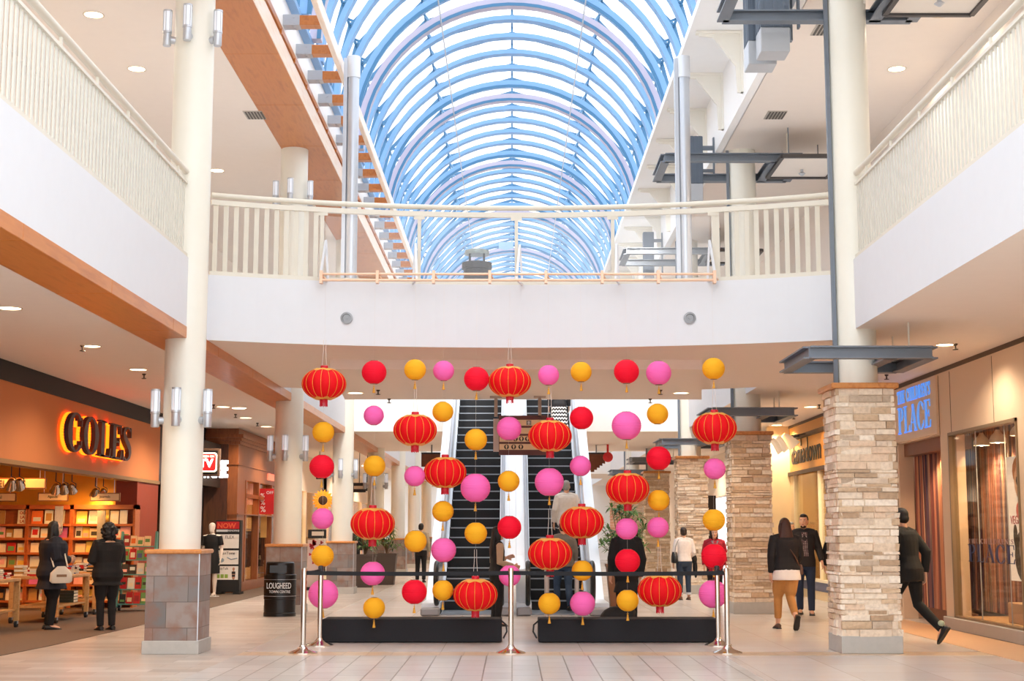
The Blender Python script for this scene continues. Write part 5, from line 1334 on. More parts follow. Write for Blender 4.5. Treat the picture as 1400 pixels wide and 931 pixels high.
# ================================================================== right: children's clothes shop
PANELC = mat('beige_metal_panel', '#dcc3a6', .38, .25, var=.02, scale=2)
STRIPE = wave('striped_curtain', ['#3d2a3a', '#8a4a3c', '#c98d66', '#5c3438', '#b9785a', '#2e2a44', '#d2a27c', '#7d4034', '#33303e', '#c98d66', '#6a3a38'], 4.5, stretch=(.3, 1, .004), rough=.8, detail=4, lo=.34, hi=.66)
yS0, yS1 = at_x(1285, 600, WR).y, at_x(1226, 600, WR).y; DZ = 3.06; yW0, yW1 = at_x(1396, 700, WR).y, at_x(1301, 700, WR).y
SILL = mat('grey_sill', '#a5a09a', .5, var=.05)
mb = MB(); mb.box(WR, WR+.25, 9, yW0, 0, ZB); mb.box(WR, WR+.25, yW0, yS1, DZ, ZB-.0); mb.box(WR, WR+.25, yW1, yS0-.02, .0, DZ); mb.box(WR, WR+.25, yS1-.1, 27.2, 0, ZB)
struct('wall_right', mb, PANELC)
mb = MB(); [mb.box(WR-.004, WR+.002, y, y+.012, DZ if yW0 < y < yS0 else .2, ZB-.1) for y in (18.9, 20.9, 22.95, yS0-.03, yS1+.02)]; mb.box(WR-.01, WR+.01, 9, 27.2, ZB-.07, ZB)
struct('trim_15', mb, mat('seam_brown', '#5a4632', .6))
struct('trim_16', MB().box(WR-.06, WR+.3, 9, yS0-.02, 0, .19, .01), SILL)
mb = MB(); w = .05
mb.box(WR-.02, WR+.1, yW0, yW0+w, .19, DZ).box(WR-.02, WR+.1, yW1-w, yW1, .19, DZ).box(WR-.02, WR+.1, yW0, yW1, DZ-w, DZ).box(WR-.02, WR+.1, yW0, yW1, .19, .22)
struct('trim_17', mb, mat('bronze_frame', '#8a7354', .35, .5))
struct('window_5', MB().box(WR+.03, WR+.04, yW0, yW1, .2, DZ), SHOPG)
mb = MB(); [mb.box(WR+.028, WR+.042, y-.003, y+.003, .2, DZ) for y in (20.6, 21.9)]; struct('trim_18', mb, SILL)
# striped curtains
def curtain(name, lab, x, ya, yb, z0, z1, amp=.04, per=.22):
    n = int((yb-ya)/.03); mb = MB(); secs = []
    for i in range(n+1):
        y = ya+(yb-ya)*i/n; u = x+amp*math.sin(2*math.pi*y/per)+amp*.4*math.sin(2*math.pi*y/(per*.37))
        secs.append([(u, y, z0), (u+.01, y, z0), (u+.01, y, z1), (u, y, z1)])
    mb.loft(secs); o = obj(name, mb, STRIPE, None, True, (x, (ya+yb)/2, z0)); tag(o, lab, 'curtain', 'striped curtains of the right shop'); return o
curtain('striped_curtain', 'brown and navy striped curtain filling the shop doorway behind the nearest stone pillar', WR+.32, yS0-.1, yS1, .22, 2.86)
curtain('striped_curtain', 'striped curtain backing the shop window on the right', WR+.78, yW0-2, yS1+.35, .24, 3.19, .03, .3)
struct('door_1', MB().box(WR+.1, WR+.3, yS0-.02, yS0+.05, 0, DZ).box(WR+.1, WR+.5, yS0, yS1-.1, 2.84, DZ).box(WR+.36, WR+.5, yS0, yS1-.1, 0, .22), mat('door_brown', '#7b4a32', .5))
struct('wall_right_shop_interior', MB().box(WR+1.1, WR+1.2, 9, 26.8, 0, 3.6).box(WR+.25, WR+1.2, 26.6, 26.7, 0, 3.6).box(WR+.25, WR+1.2, 10, 10.1, 0, 3.6), mat('interior_pinkish', '#c89f86', .7))
struct('ceiling_right_shop', MB().box(WR+.25, WR+1.2, 9, 26, 3.2, 3.3), WHITE)
struct('floor.006', MB().box(WR+.05, WR+1.1, 10, yW1, .0, .21), TABW)
struct('floor.007', MB().box(WR-.95, WR-.06, 9, 27, -.004, .004), mat('tan_floor_strip', '#cda27c', .35, var=.06))
# sign panel and letters
struct('wall_right_sign_panel', MB().box(WR-.04, WR+.02, yS0, yS1, DZ+.02, ZB-.09, .008), PANELC)
BLU = emis('sky_blue_letter', '#5a9cf2', .3); BLUS = mat('blue_letter_side', '#3f6fc4', .4)
t = thing('shop_sign', 'light blue raised serif letters on the beige panel above the curtained doorway', 'sign', (WR-.04, 24.4, 3.3))
zA, zB2 = at_x(1245, 583, WR).z, at_x(1245, 556, WR).z
for mbx in serif_mb('PLACE', .46, .012, (WR-.04, yS1-.3, 3.22), (0, -1, 0), (0, 0, 1), width=yS1-yS0-.6, gap=.03): obj('letter', mbx, BLU, t)
for mbx in serif_mb("THE CHILDREN'S", .22, .012, (WR-.04, yS1-.3, 3.75), (0, -1, 0), (0, 0, 1), width=yS1-yS0-.6, gap=.05): obj('letter', mbx, BLU, t)
# navy letters on the glass
t = thing('window_lettering', 'navy serif letters on the shop window glass at the right', 'lettering', (WR-.0, 21, 1.3))
for mbx in serif_mb('PLACE', .26, .004, (WR+.025, at_x(1322, 768, WR).y, at_x(1330, 768, WR).z), (0, -1, 0), (0, 0, 1), width=2.1, gap=.06): obj('letter', mbx, mat('navy_vinyl', '#2a2c55', .4), t)
for mbx in serif_mb("THE CHILDREN'S", .07, .004, (WR+.025, at_x(1322, 743, WR).y, at_x(1330, 743, WR).z), (0, -1, 0), (0, 0, 1), width=2.0, gap=.2): obj('letter', mbx, mat('faint_vinyl', '#8a6a66', .4), t)
# poster with a plain stylised face in the window
px_ = WR+.45; ya, yb = at_x(1378, 700, px_).y, at_x(1378, 700, px_).y-1.3; zt_ = at_x(1378, 625, px_).z; zb_ = at_x(1378, 793, px_).z
t = thing('window_poster', 'tall white poster of a child in dark sunglasses hanging in the right shop window', 'poster', (px_, ya-.5, zb_))
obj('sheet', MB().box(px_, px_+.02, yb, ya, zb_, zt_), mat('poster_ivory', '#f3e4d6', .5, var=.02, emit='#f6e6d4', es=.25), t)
H = zt_-zb_; yc = ya-.62
obj('face_art', MB().ell((px_-.001, yc, zb_+H*.80), .006, .30, .30), mat('art_face', '#f0bd9c', .6), t)
obj('hair_art', MB().ell((px_+.002, yc+.05, zb_+H*.88), .006, .34, .24), mat('art_hair', '#c9783c', .6), t)
mb = MB()
for s in (-1, 1):
    for q in range(1): mb.ell((px_-.008, yc+s*.11, zb_+H*.80), .006, .085, .075)
obj('sunglasses_art', mb, BLACK, t)
obj('mouth_art', MB().ell((px_-.008, yc, zb_+H*.715), .006, .06, .025), mat('art_lips', '#d94a44', .6), t)
obj('pink_motif', MB().ell((px_-.004, ya-.5, zb_+H*.56), .006, .13, .13).ell((px_-.004, ya-.62, zb_+H*.53), .006, .13, .11), mat('art_pink', '#f0716c', .6), t)
obj('lettering', text_mb('VEGA LA', .12, .004, (px_-.004, ya-.12, zb_+H*.455), (0, -1, 0), (0, 0, 1)), mat('art_red', '#b3202a', .6), t)
obj('pet_art', MB().ell((px_-.004, ya-.55, zb_+H*.2), .006, .32, .36).ell((px_-.004, ya-.3, zb_+H*.36), .006, .09, .17), BLACK, t)
obj('pet_muzzle', MB().ell((px_-.01, ya-.55, zb_+H*.26), .006, .09, .2), mat('art_white', '#f2e6dc', .6), t)
obj('hanging_cord', MB().tube([(px_, ya-.1, zt_), (px_, ya-.1, 3.2)], .004, 5), CORD, t)
# dome pendants
for px, py, lab in ((1342, 604, 'left'), (1364, 600, 'middle'), (1393, 590, 'right')):
    c = at_x(px, py, WR+.5)
    t = thing('pendant_lamp', 'white dome pendant lamp in the right shop window, %s of three' % lab, 'lamp', c, 'dome pendant lamps in the right shop window')
    obj('shade', MB().lathe([(.13, -.06), (.125, .0), (.09, .06), (.04, .10), (.03, .14), (.025, .14), (.08, .05), (.115, 0), (.12, -.06)], c, 24, cap=False), mat('shade_white', '#efe6d8', .3), t, True)
    obj('bulb', MB().ell(c+Vector((0, 0, -.02)), .055, .055, .05), emis('bulb_warm', '#fff0d0', 12), t, True)
    obj('flex', MB().tube([c+Vector((0, 0, .14)), (c.x, c.y, 3.2)], .008, 6), DARK, t)
    spot('spot', c+Vector((0, 0, -.09)), 60, '#ffdcae', R(140))
spot('spot', (WR+.4, 20.0, 3.15), 90, '#ffdcae', R(150)); spot('spot', (WR+.1, 24.4, 2.8), 50, '#ffd0a0', R(150))
# timber plinths in the window
for ya, yb, h, lab in ((19.3, 20.35, .85, 'tall pale timber plinth in the right shop window'), (20.4, 21.5, .5, 'low pale timber plinth in the right shop window')):
    o = obj('display_plinth', MB().box(WR+.28, WR+.70, ya, yb, .21, h, .01), wave('plinth_wood'+str(h), ['#d2a878', '#c4976a'], 4), None, False, (WR+.6, ya, .21)); tag(o, lab, 'plinth', 'timber plinths in the window')
# ================================================================== right: bedding shop
YA, YB = 27.2, 36.4
SGN = mat('yellow_sign_board', '#dba052', .5, .0, var=.03)
struct('wall_right.001', MB().box(WR, WR+.2, YA, YB, 2.95, ZB), SGN)
mb = MB().box(WR-.06, WR, YA, YB, 2.88, 2.97).box(WR-.02, WR+.02, YA, YB, ZB-.06, ZB).box(WR-.12, WR, YA, YB-.4, 3.72, 3.80); struct('trim_19', mb, mat('sign_dark_brown', '#3d2a20', .5))
struct('wall_right_return', MB().box(6.35, WR+.2, YB, YB+.25, 0, ZB), mat('cream_return', '#ecd3a4', .6, var=.02))
t = thing('shop_sign', 'dark slender lower-case letters on the lit yellow board between the stone pillars', 'sign', (WR-.05, 33, 3.2))
y0_, y1_ = at_x(1084, 640, WR).y, at_x(1124, 625, WR).y
tm_ = text_mb('daniadown', .5, .015, (WR-.01, y0_+.05, 3.14), (0, -1, 0), (0, 0, 1), width=y0_-y1_)
tm_.v = [(x, y, z if z < 3.52 else 3.52+(z-3.52)*2.4) for x, y, z in tm_.v]
obj('lettering', tm_, mat('ink_black', '#201d22', .5), t)
for k, yy in enumerate((30.6, 32.2, 33.8)): spot('spot', (WR-.75, yy, 3.75), 16, '#ffbe5a', R(110), (WR, yy, 3.1))
for k in range(3):
    yy = 35.9-k*.9+.0; c = Vector((6.15+.0, at(1062+8*k, 605, 35.2).y-.7*k, 3.42+.02*k)); c.x = at(1062+8*k, 610-3*k, c.y).x; c.z = at(1062+8*k, 610-3*k, c.y).z
    t = thing('arm_spotlight', 'white bell-shaped arm spotlight over the yellow shop board, %s from the left' % ORD[k+1], 'lamp', c, 'arm spotlights over the yellow shop board')
    obj('arm', MB().tube([c+Vector((-.05, 0, .12)), (WR-.05, c.y, c.z+.2)], .015, 6), DARK, t)
    obj('lamp_shade', MB().tube([c+Vector((-.12, 0, .16)), c+Vector((-.02, 0, .08)), c+Vector((.14, -.0, -.1))], [.06, .1, .16], 16), mat('bell_white', '#f3e6d0', .4, emit='#ffe9c4', es=.5 if k == 2 else .12), t, True)
struct('window_6', MB().box(WR+.03, WR+.05, YA+.4, YB-.5, .45, 2.88), SHOPG)
struct('wall_right.002', MB().box(WR, WR+.2, YA, YB, 0, .45).box(WR, WR+.2, YB-.5, YB, 0, 2.95).box(WR, WR+.2, YA, YA+.4, 0, 2.95), mat('cream_return', '#ecd3a4', .6))
struct('trim_20', MB().box(WR-.03, WR+.01, YA, YB-.5, .2, .40), mat('slate_blue_band', '#565a70', .5))
struct('trim_21', MB().box(WR-.02, WR+.1, YB-.58, YB-.5, .45, 2.88).box(WR-.02, WR+.1, 33.0, 33.08, .45, 2.88).box(WR-.05, WR+.1, YA, YB, .40, .46), mat('mullion_cream', '#f0e2c0', .5))
struct('wall_right_bedding_interior', MB().box(WR+2.6, WR+2.7, YA, YB, 0, 3.4).box(WR+.2, WR+2.7, YB-.1, YB, 0, 3.4).box(WR+.2, WR+2.7, YA, YA+.1, 0, 3.4).box(WR+.2, WR+2.7, YA, YB, 3.3, 3.4), mat('bedding_tan', '#d7b073', .7, var=.08, scale=1.2))
for yy in (29, 32, 35): spot('spot', (WR+1.0, yy, 3.2), 45, '#ffd890', R(150))
x = WR+1.6; mbp = None
t = thing('storage_unit', 'tan storage unit with square cubby inside the yellow-lit shop', 'cabinet', (x, 34.6, 0)); obj('carcass', MB().box(x, x+.5, 33.6, 35.2, 0, 1.0, .01), mat('unit_tan', '#c49a5a', .6), t)
obj('cubby', MB().box(x-.02, x, 33.9, 34.9, 1.2, 1.95).box(x, x+.1, 33.8, 35.0, 1.1, 2.05), mat('cubby_tan', '#d8ad68', .6), t)
# ================================================================== right: further walls and doors
RX = 7.0
mb = MB().box(RX, RX+.2, YB+.25, 45, 2.7, ZB).box(RX, RX+.2, YB+.25, 38, 0, 2.7).box(RX, RX+.2, 44.2, 48, 0, ZB).box(RX, RX+.2, 52, Y1, 0, ZB).box(RX, RX+.2, 48, 52, 2.7, ZB)
struct('wall_right.003', mb, PALEW)
struct('door_2', MB().box(RX-.02, RX+.1, 38, 38.35, 0, 2.7).box(RX-.02, RX+.1, 40.9, 41.3, 0, 2.7).box(RX-.02, RX+.1, 43.9, 44.25, 0, 2.7).box(RX-.02, RX+.1, 38, 44.25, 2.55, 2.75), mat('russet_frame', '#7d3a1e', .4, var=.05))
struct('window_7', MB().box(RX+.04, RX+.06, 38.3, 44, 0, 2.55), SHOPG)
struct('wall_right_far_interior', MB().box(RX+2.5, RX+2.6, 37, 53, 0, 3.4).box(RX+.2, RX+2.6, 37, 53, 3.3, 3.4).box(RX+.2, RX+2.6, 45.5, 45.6, 0, 3.4), mat('russet_interior', '#a5754f', .7, var=.1))
spot('spot', (RX+1.2, 41, 3.2), 30, '#ffd8a0', R(150)); spot('spot', (RX+1.2, 50, 3.2), 90, '#ffd8a0', R(150))
t = thing('display_case', 'dark glass-fronted display tower between the third and fourth stone pillars', 'cabinet', (5.7, 44.2, 0)); obj('carcass', MB().box(5.5, 6.1, 44, 44.5, 0, 2.6, .01), mat('tower_dark', '#33261f', .3), t); obj('trim_bar', MB().box(5.47, 5.53, 43.95, 44.0, 0, 2.6), CHROME, t)
struct('wall_far_brick', MB().box(3.5, 4.3, 52.4, 52.7, 0, 2.9), brick('salmon_brick', '#d9a58a', '#c98f74', '#e0c4b0', .4, .1, .008, 'wall', .8))
for y in (30.5, 33.5):
    for x in (-2.95, 2.95): spot('spot', (x, y, 9.55), 420, '#fff6ec', R(80), (x*.5, 38.2, 4.6))  # added spots without fittings, to brighten the far landing fascia
# landing and gallery lamps further along (real fittings in the soffits)
k = 0
for y in (31, 40, 49, 58, 67):
    for x, s in ((-5.8, 'left'), (5.7, 'right')):
        k += 1; t = thing('ceiling_downlight', 'round downlight in the %s aisle ceiling, %s along' % (s, ORD[(k+1)//2]), 'lamp', (x, y, ZB), 'aisle downlights'); obj('lamp_disc', MB().lathe([(.13, ZB-.006), (.15, ZB)], (x, y, 0), 16), GLOW, t)
        spot('spot', (x, y, ZB-.05), 130, '#fff0dc', R(150))
for i, (x, y) in enumerate(((-1.5, 41), (1.5, 41), (-1.5, 45), (1.5, 45))):
    t = thing('ceiling_downlight', 'round downlight under the far landing, %s' % ORD[i+1], 'lamp', (x, y, ZB), 'landing downlights'); obj('lamp_disc', MB().lathe([(.13, ZB-.006), (.15, ZB)], (x, y, 0), 16), GLOW, t); spot('spot', (x, y, ZB-.05), 90, '#fff0dc', R(150))
# ================================================================== people
def remesh(mb, voxel, name, mats, smooth=2):
    me = bpy.data.meshes.new('tmp'); me.from_pydata(mb.v, [], mb.f); me.validate()
    bm = bmesh.new(); bm.from_mesh(me); bmesh.ops.recalc_face_normals(bm, faces=bm.faces); bm.to_mesh(me); bm.free()
    o = bpy.data.objects.new('tmp', me); COL.objects.link(o)
    m = o.modifiers.new('r', 'REMESH'); m.mode = 'VOXEL'; m.voxel_size = voxel; m.use_smooth_shade = True
    if smooth: s_ = o.modifiers.new('s', 'SMOOTH'); s_.factor = .5; s_.iterations = smooth
    dg = bpy.context.evaluated_depsgraph_get(); r = bpy.data.meshes.new_from_object(o.evaluated_get(dg)); r.name = name
    bpy.data.objects.remove(o); bpy.data.meshes.remove(me)
    r.materials.clear()
    for k in (mats if isinstance(mats, (list, tuple)) else [mats]): r.materials.append(k)
    for p in r.polygons: p.use_smooth = True
    return r
SKIN = mat('skin_light', '#d9a88a', .55, var=.04, scale=30)
V = Vector
BASE = dict(hipL=(-.09, 0, .92), kneeL=(-.10, .02, .50), ankL=(-.10, -.02, .085), hipR=(.09, 0, .92), kneeR=(.10, .02, .50), ankR=(.10, -.02, .085), footL=0, footR=0,
            shL=(-.18, 0, 1.42), elL=(-.235, -.03, 1.15), wrL=(-.25, .05, .90), shR=(.18, 0, 1.42), elR=(.235, -.03, 1.15), wrR=(.25, .05, .90))
TORSO = [(.80, .13, .09, 0), (.88, .165, .115, -.01), (.96, .165, .115, -.01), (1.04, .145, .10, 0), (1.12, .138, .095, .005), (1.22, .152, .105, .008), (1.32, .168, .11, .005), (1.40, .165, .10, 0), (1.45, .115, .075, -.005), (1.485, .06, .055, -.005)]
def tsec(z, rx, ry, y, n=20, p=2.4):
    o = []
    for k in range(n):
        a = 2*math.pi*k/n; c, s_ = math.cos(a), math.sin(a)
        o.append(V((rx*math.copysign(abs(c)**(2/p), c), y+ry*math.copysign(abs(s_)**(2/p), s_), z)))
    return o
def lerp(a, b, t): return V(a)*(1-t)+V(b)*t
def hand(mb, wr, d, side, curl=.5, palm=None):
    """palm, four unequal bent fingers and a thumb; d = direction of the forearm, palm = palm normal"""
    d = V(d).normalized(); pn = V(palm or (-side, .3, 0)); pn = (pn-d*pn.dot(d)).normalized(); w = d.cross(pn).normalized()
    if w.y < 0: w = -w       # w points to the thumb side (forward)
    wr = V(wr); secs = []
    for t, a, b in ((-.02, .022, .02), (.02, .034, .017), (.06, .042, .016), (.095, .040, .013)):
        c = wr+d*t; secs.append([c+w*(a*math.cos(q))+pn*(b*math.sin(q)) for q in [2*math.pi*i/12 for i in range(12)]])
    mb.loft(secs)
    for i, L in enumerate((.075, .085, .08, .062)):
        p0 = wr+d*.085+w*(.030-.02*i); p1 = p0+d*L*.45+pn*L*.12*curl; p2 = p1+d*L*.3+pn*L*.35*curl; p3 = p2+d*L*.18+pn*L*.35*curl
        mb.tube([p0, p1, p2, p3], [.010, .0095, .009, .007], 7)
    p0 = wr+d*.025+w*.025; mb.tube([p0, p0+d*.03+w*.03+pn*.005, p0+d*.062+w*.036+pn*.018], [.013, .011, .008], 7)
def person(label, loc, heading, H=1.72, pose=None, lean=0, headyaw=0, headpitch=0, skin=None, top=None, trousers=None, hair=None, shoes='#1c1a1a', hem=.88, girth=1.0, sleeve=1.0, vox=.0085, extra=None, leg_hem=.10, skirt=None, group=None, loose=.022, name='person', face=True, cat='person', sleeves_col=None, noshoes=False):
    J = dict(BASE); J.update(pose or {})
    s = H/1.76; L = R(lean); piv = V((0, 0, .93))
    def T(p):
        p = V(p)
        f = max(0, min(1, (p.z-.85)/.25)); a = L*f; q = p-piv
        return V((q.x, q.y*math.cos(a)+q.z*math.sin(a), q.z*math.cos(a)-q.y*math.sin(a)))+piv
    t = thing(name, label, cat, loc, group); t.rotation_euler = (0, 0, R(heading)); t.scale = (s, s, s)
    ORG[t.name] = (0, 0, 0)
    sk = mat('skin'+skin[1:], skin, .55, var=.04, scale=30) if skin else SKIN
    mb = MB()
    mb.loft([[T(p) for p in tsec(z, rx*girth, ry*girth, y)] for z, rx, ry, y in TORSO])
    hc0 = V((0, .02, 1.635)); hc = T(hc0)
    ry_, rp = R(headyaw), R(headpitch)+L
    Mh = Matrix.Rotation(ry_, 3, 'Z') @ Matrix.Rotation(-rp, 3, 'X')
    def HD(p): return hc+Mh @ V(p)
    mb.tube([T((0, -.01, 1.42)), T((0, -.005, 1.5)), HD((0, -.005, -.05))], [.058, .05, .052], 12)
    HS = [(-.119, .018, .016, .05), (-.108, .036, .038, .038), (-.085, .053, .062, .024), (-.045, .065, .083, .01), (0, .072, .092, .002), (.04, .075, .098, -.004), (.08, .067, .088, -.008), (.106, .045, .06, -.01), (.119, .014, .02, -.01)]
    mb.loft([[HD(p) for p in tsec(z, rx, r2, y, 18, 2.1)] for z, rx, r2, y in HS])
    def he(c, rx, ry, rz, m=mb, n=10, k=7):
        tmp = MB().ell(c, rx, ry, rz, n, k); m.add([HD(v) for v in tmp.v], tmp.f)
    if face:
        he((0, .098, -.022), .013, .018, .026); he((0, .104, -.035), .015, .012, .010)
        for q in (-1, 1): he((q*.076, -.005, -.012), .010, .020, .032); he((q*.03, .084, .022), .022, .012, .007); he((q*.042, .07, -.03), .02, .015, .018)
        he((0, .088, -.095), .022, .016, .014)
    for S_ in 'LR':
        q = -1 if S_ == 'L' else 1
        hip, kn, an = V(J['hip'+S_]), V(J['knee'+S_]), V(J['ank'+S_]); g = girth
        mb.tube([hip, lerp(hip, kn, .35), lerp(hip, kn, .8), kn, lerp(kn, an, .3), lerp(kn, an, .75), an], [.092*g, .083*g, .062*g, .056, .057, .042, .036], 12)
        sh, el, wr = T(J['sh'+S_]), T(J['el'+S_]), T(J['wr'+S_])
        mb.tube([T((q*.11, 0, 1.42)), sh, lerp(sh, el, .4), el, lerp(el, wr, .3), lerp(el, wr, .75), wr], [.06, .056*g, .048*g, .040, .041, .032, .026], 12)
        hand(mb, wr, wr-el, q, J.get('curl'+S_, .55), J.get('palm'+S_))
        # bare foot inside the shoe
        fa = R(J['foot'+S_]); fd = V((0, math.cos(fa), -math.sin(fa))); fu = V((0, math.sin(fa), math.cos(fa)))
        h0 = an-fu*.05-fd*.04
        mb.tube([h0, an-fu*.03+fd*.03, an-fu*.045+fd*.10, an-fu*.058+fd*.16], [.034, .038, .032, .022], 10)
    body = obj('body', remesh(mb, vox, 'body', sk), None, t)
    if face:
        for q in (-1, 1):
            m = MB(); he((q*.030, .0835, .004), .014, .010, .008, m); obj('eye', m, mat('eye_white', '#efe9e2', .3), body, True)
            m = MB(); he((q*.030, .091, .004), .0065, .005, .0065, m); obj('iris', m, mat('iris_dark', '#2a1c14', .3), body, True)
            m = MB(); he((q*.031, .092, .025), .019, .006, .004, m); obj('eyebrow', m, mat('brow_dark', '#2b1e18', .7), body, True)
        m = MB(); he((0, .0935, -.064), .022, .008, .007, m); obj('lips', m, mat('lip_rose', '#b0655a', .5), body, True)
    if top:
        tm = mat('top'+top[1:], top, .8, var=.12, scale=18)
        mb = MB(); z0 = hem; secs = []
        if z0 < .8: secs.append((z0, .175, .125, -.005))
        secs += [x for x in TORSO if z0 <= x[0] <= 1.46]
        if z0 >= .8: secs = [(z0, .165, .115, -.008)]+[x for x in secs if x[0] > z0+.02]
        mb.loft([[T(p) for p in tsec(z, rx*girth+loose, ry*girth+loose, y)] for z, rx, ry, y in secs])
        mb.tube([T((0, -.01, 1.42)), T((0, -.008, 1.49))], [.085, .066], 14)
        mb.tube([T((-.17, -.0, 1.425)), T((-.08, -.005, 1.445)), T((.08, -.005, 1.445)), T((.17, 0, 1.425))], [.072, .074, .074, .072], 12)
        ms = MB() if sleeves_col else mb
        for S_ in 'LR':
            q = -1 if S_ == 'L' else 1
            sh, el, wr = T(J['sh'+S_]), T(J['el'+S_]), T(J['wr'+S_]); e = lerp(el, wr, sleeve-.05)
            ms.tube([T((q*.10, 0, 1.41)), sh, lerp(sh, el, .4), el, lerp(el, e, .4), e], [.066+loose*.3, .062*girth+loose*.5, .054*girth+loose*.6, .046+loose*.7, .044+loose*.5, .036+loose*.4], 12)
        obj('top', remesh(mb, .011, 'top', tm), None, t)
        if sleeves_col: obj('sleeves', remesh(ms, .011, 'sleeves', mat('top'+sleeves_col[1:], sleeves_col, .8, var=.1, scale=18)), None, t)
    if trousers:
        mb = MB()
        mb.loft([[T(p) for p in tsec(z, rx*girth+.012, ry*girth+.012, y)] for z, rx, ry, y in ((.80, .14, .10, 0), (.88, .167, .118, -.01), (.96, .166, .116, -.01), (1.02, .15, .104, 0))])
        for S_ in 'LR':
            hip, kn, an = V(J['hip'+S_]), V(J['knee'+S_]), V(J['ank'+S_]); e = lerp(kn, an, 1-max(0, (leg_hem-.085))/.42)
            mb.tube([hip, lerp(hip, kn, .35), lerp(hip, kn, .8), kn, lerp(kn, e, .4), e, e+(e-kn).normalized()*.02], [.105*girth, .097*girth, .076*girth, .070, .068, .058, .056], 12)
        obj('trousers', remesh(mb, .011, 'trousers', mat('legs'+trousers[1:], trousers, .85, var=.15, scale=14)), None, t)
    if skirt:
        obj('skirt', MB().loft([tsec(z, a, b, 0, 28) for z, a, b in ((.35, .24, .2), (.6, .21, .17), (.9, .185, .135), (1.06, .16, .115))]), skirt, t, True)
    if not noshoes:
        for S_ in 'LR':
            an = V(J['ank'+S_]); fa = R(J['foot'+S_]); fd = V((0, math.cos(fa), -math.sin(fa))); fu = V((0, math.sin(fa), math.cos(fa)))
            def FP(x, y, z): return an+V((x, 0, 0))+fd*y+fu*z
            mb = MB(); secs = []
            for y, w, h in ((-.085, .018, .03), (-.07, .036, .075), (-.02, .040, .085), (.04, .042, .062), (.10, .047, .04), (.15, .042, .03), (.185, .02, .018)):
                secs.append([FP(w*math.cos(a), y, -.085+h*(.5+.5*math.sin(a))+.005) for a in [2*math.pi*k/14 for k in range(14)]])
            mb.loft(secs); sh_ = obj('shoe', mb, mat('shoe'+shoes[1:], shoes, .5, var=.1), t, True)
            ms = MB(); secs = []
            for y, w in ((-.09, .02), (-.07, .04), (0, .042), (.10, .05), (.16, .044), (.19, .02)): secs.append([FP(-w, y, -.085), FP(w, y, -.085), FP(w, y, -.07), FP(-w, y, -.07)])
            obj('sole', ms.loft(secs), mat('sole_dark', '#2b2724', .7), sh_)
    if hair:
        style, hcx = hair; mb = MB(); hm = mat('hair'+hcx[1:], hcx, .55, var=.25, scale=40)
        def cap(c, rx, ry, rz, cut=.045, zc=.05):
            tmp = MB().ell(c, rx, ry, rz, 22, 15)
            keep = [f for f in tmp.f if not (sum(tmp.v[i][1] for i in f)/len(f) > cut and sum(tmp.v[i][2] for i in f)/len(f) < zc)]
            mb.add([HD(v) for v in tmp.v], keep)
        if style == 'short':
            for c, rx, ry, rz in (((0, -.018, .035), .083, .098, .095), ((0, -.035, -.01), .080, .082, .075), ((0, .03, .085), .06, .06, .045)): he(c, rx, ry, rz, mb, 16, 11)
        if style == 'cap_tail':
            for c, rx, ry, rz in (((0, -.018, .035), .083, .10, .095), ((0, -.04, -.01), .080, .085, .085), ((0, -.09, -.06), .05, .05, .06)): he(c, rx, ry, rz, mb, 16, 11)
        if style == 'bob':
            he((0, -.018, .035), .085, .10, .095, mb, 16, 11)
            for q in (-1, 1): he((q*.066, -.01, -.05), .026, .07, .10, mb)
            he((0, -.06, -.05), .08, .055, .11, mb, 14, 9)
        if style == 'long':
            he((0, -.018, .035), .086, .10, .097, mb, 16, 11)
            secs = []
            for z, rx, r2, y in ((.05, .085, .06, -.05), (-.05, .095, .055, -.065), (-.15, .115, .05, -.085), (-.27, .13, .045, -.105), (-.38, .10, .03, -.115), (-.44, .05, .015, -.115)): secs.append([HD(p) for p in tsec(z, rx, r2, y, 18, 2.2)])
            mb.loft(secs)
            for q in (-1, 1): he((q*.075, .0, -.06), .024, .05, .11, mb)
        if style == 'curly':
            rr = random.Random(3)
            he((0, -.03, .01), .115, .12, .135, mb, 16, 11)
            for i in range(90):
                a = rr.uniform(0, 6.28); e = rr.uniform(-.9, 1.4); d = V((math.cos(a)*math.cos(e), math.sin(a)*math.cos(e), math.sin(e)))
                if d.y > .35 and d.z < .5: continue
                c = V((d.x*.125, -.035+d.y*.12, -.02+d.z*.15)); he(c, .03, .03, .03, mb, 7, 5)
        obj('hair', remesh(mb, .009, 'hair', hm, 1), None, t)
        if style == 'hat': pass
    if extra: extra(t, T, HD)
    return t
def bag_mesh(c, w, d, h, sag=.15):
    mb = MB(); secs = []
    for f, k in ((0, .8), (.12, 1), (.6, .95), (1, .7)):
        secs.append([V(c)+V((p.x, p.y, h*(f-1))) for p in tsec(0, w/2*k, d/2*(k if f < 1 else .35), 0, 18, 3)])
    return mb.loft(secs)
fold = dict(elL=(-.25, .0, 1.16), wrL=(-.06, .24, 1.16), elR=(.25, .0, 1.16), wrR=(.06, .26, 1.12))
P0 = at_z(68, 861, 0); P1 = at_z(144, 862, 0)
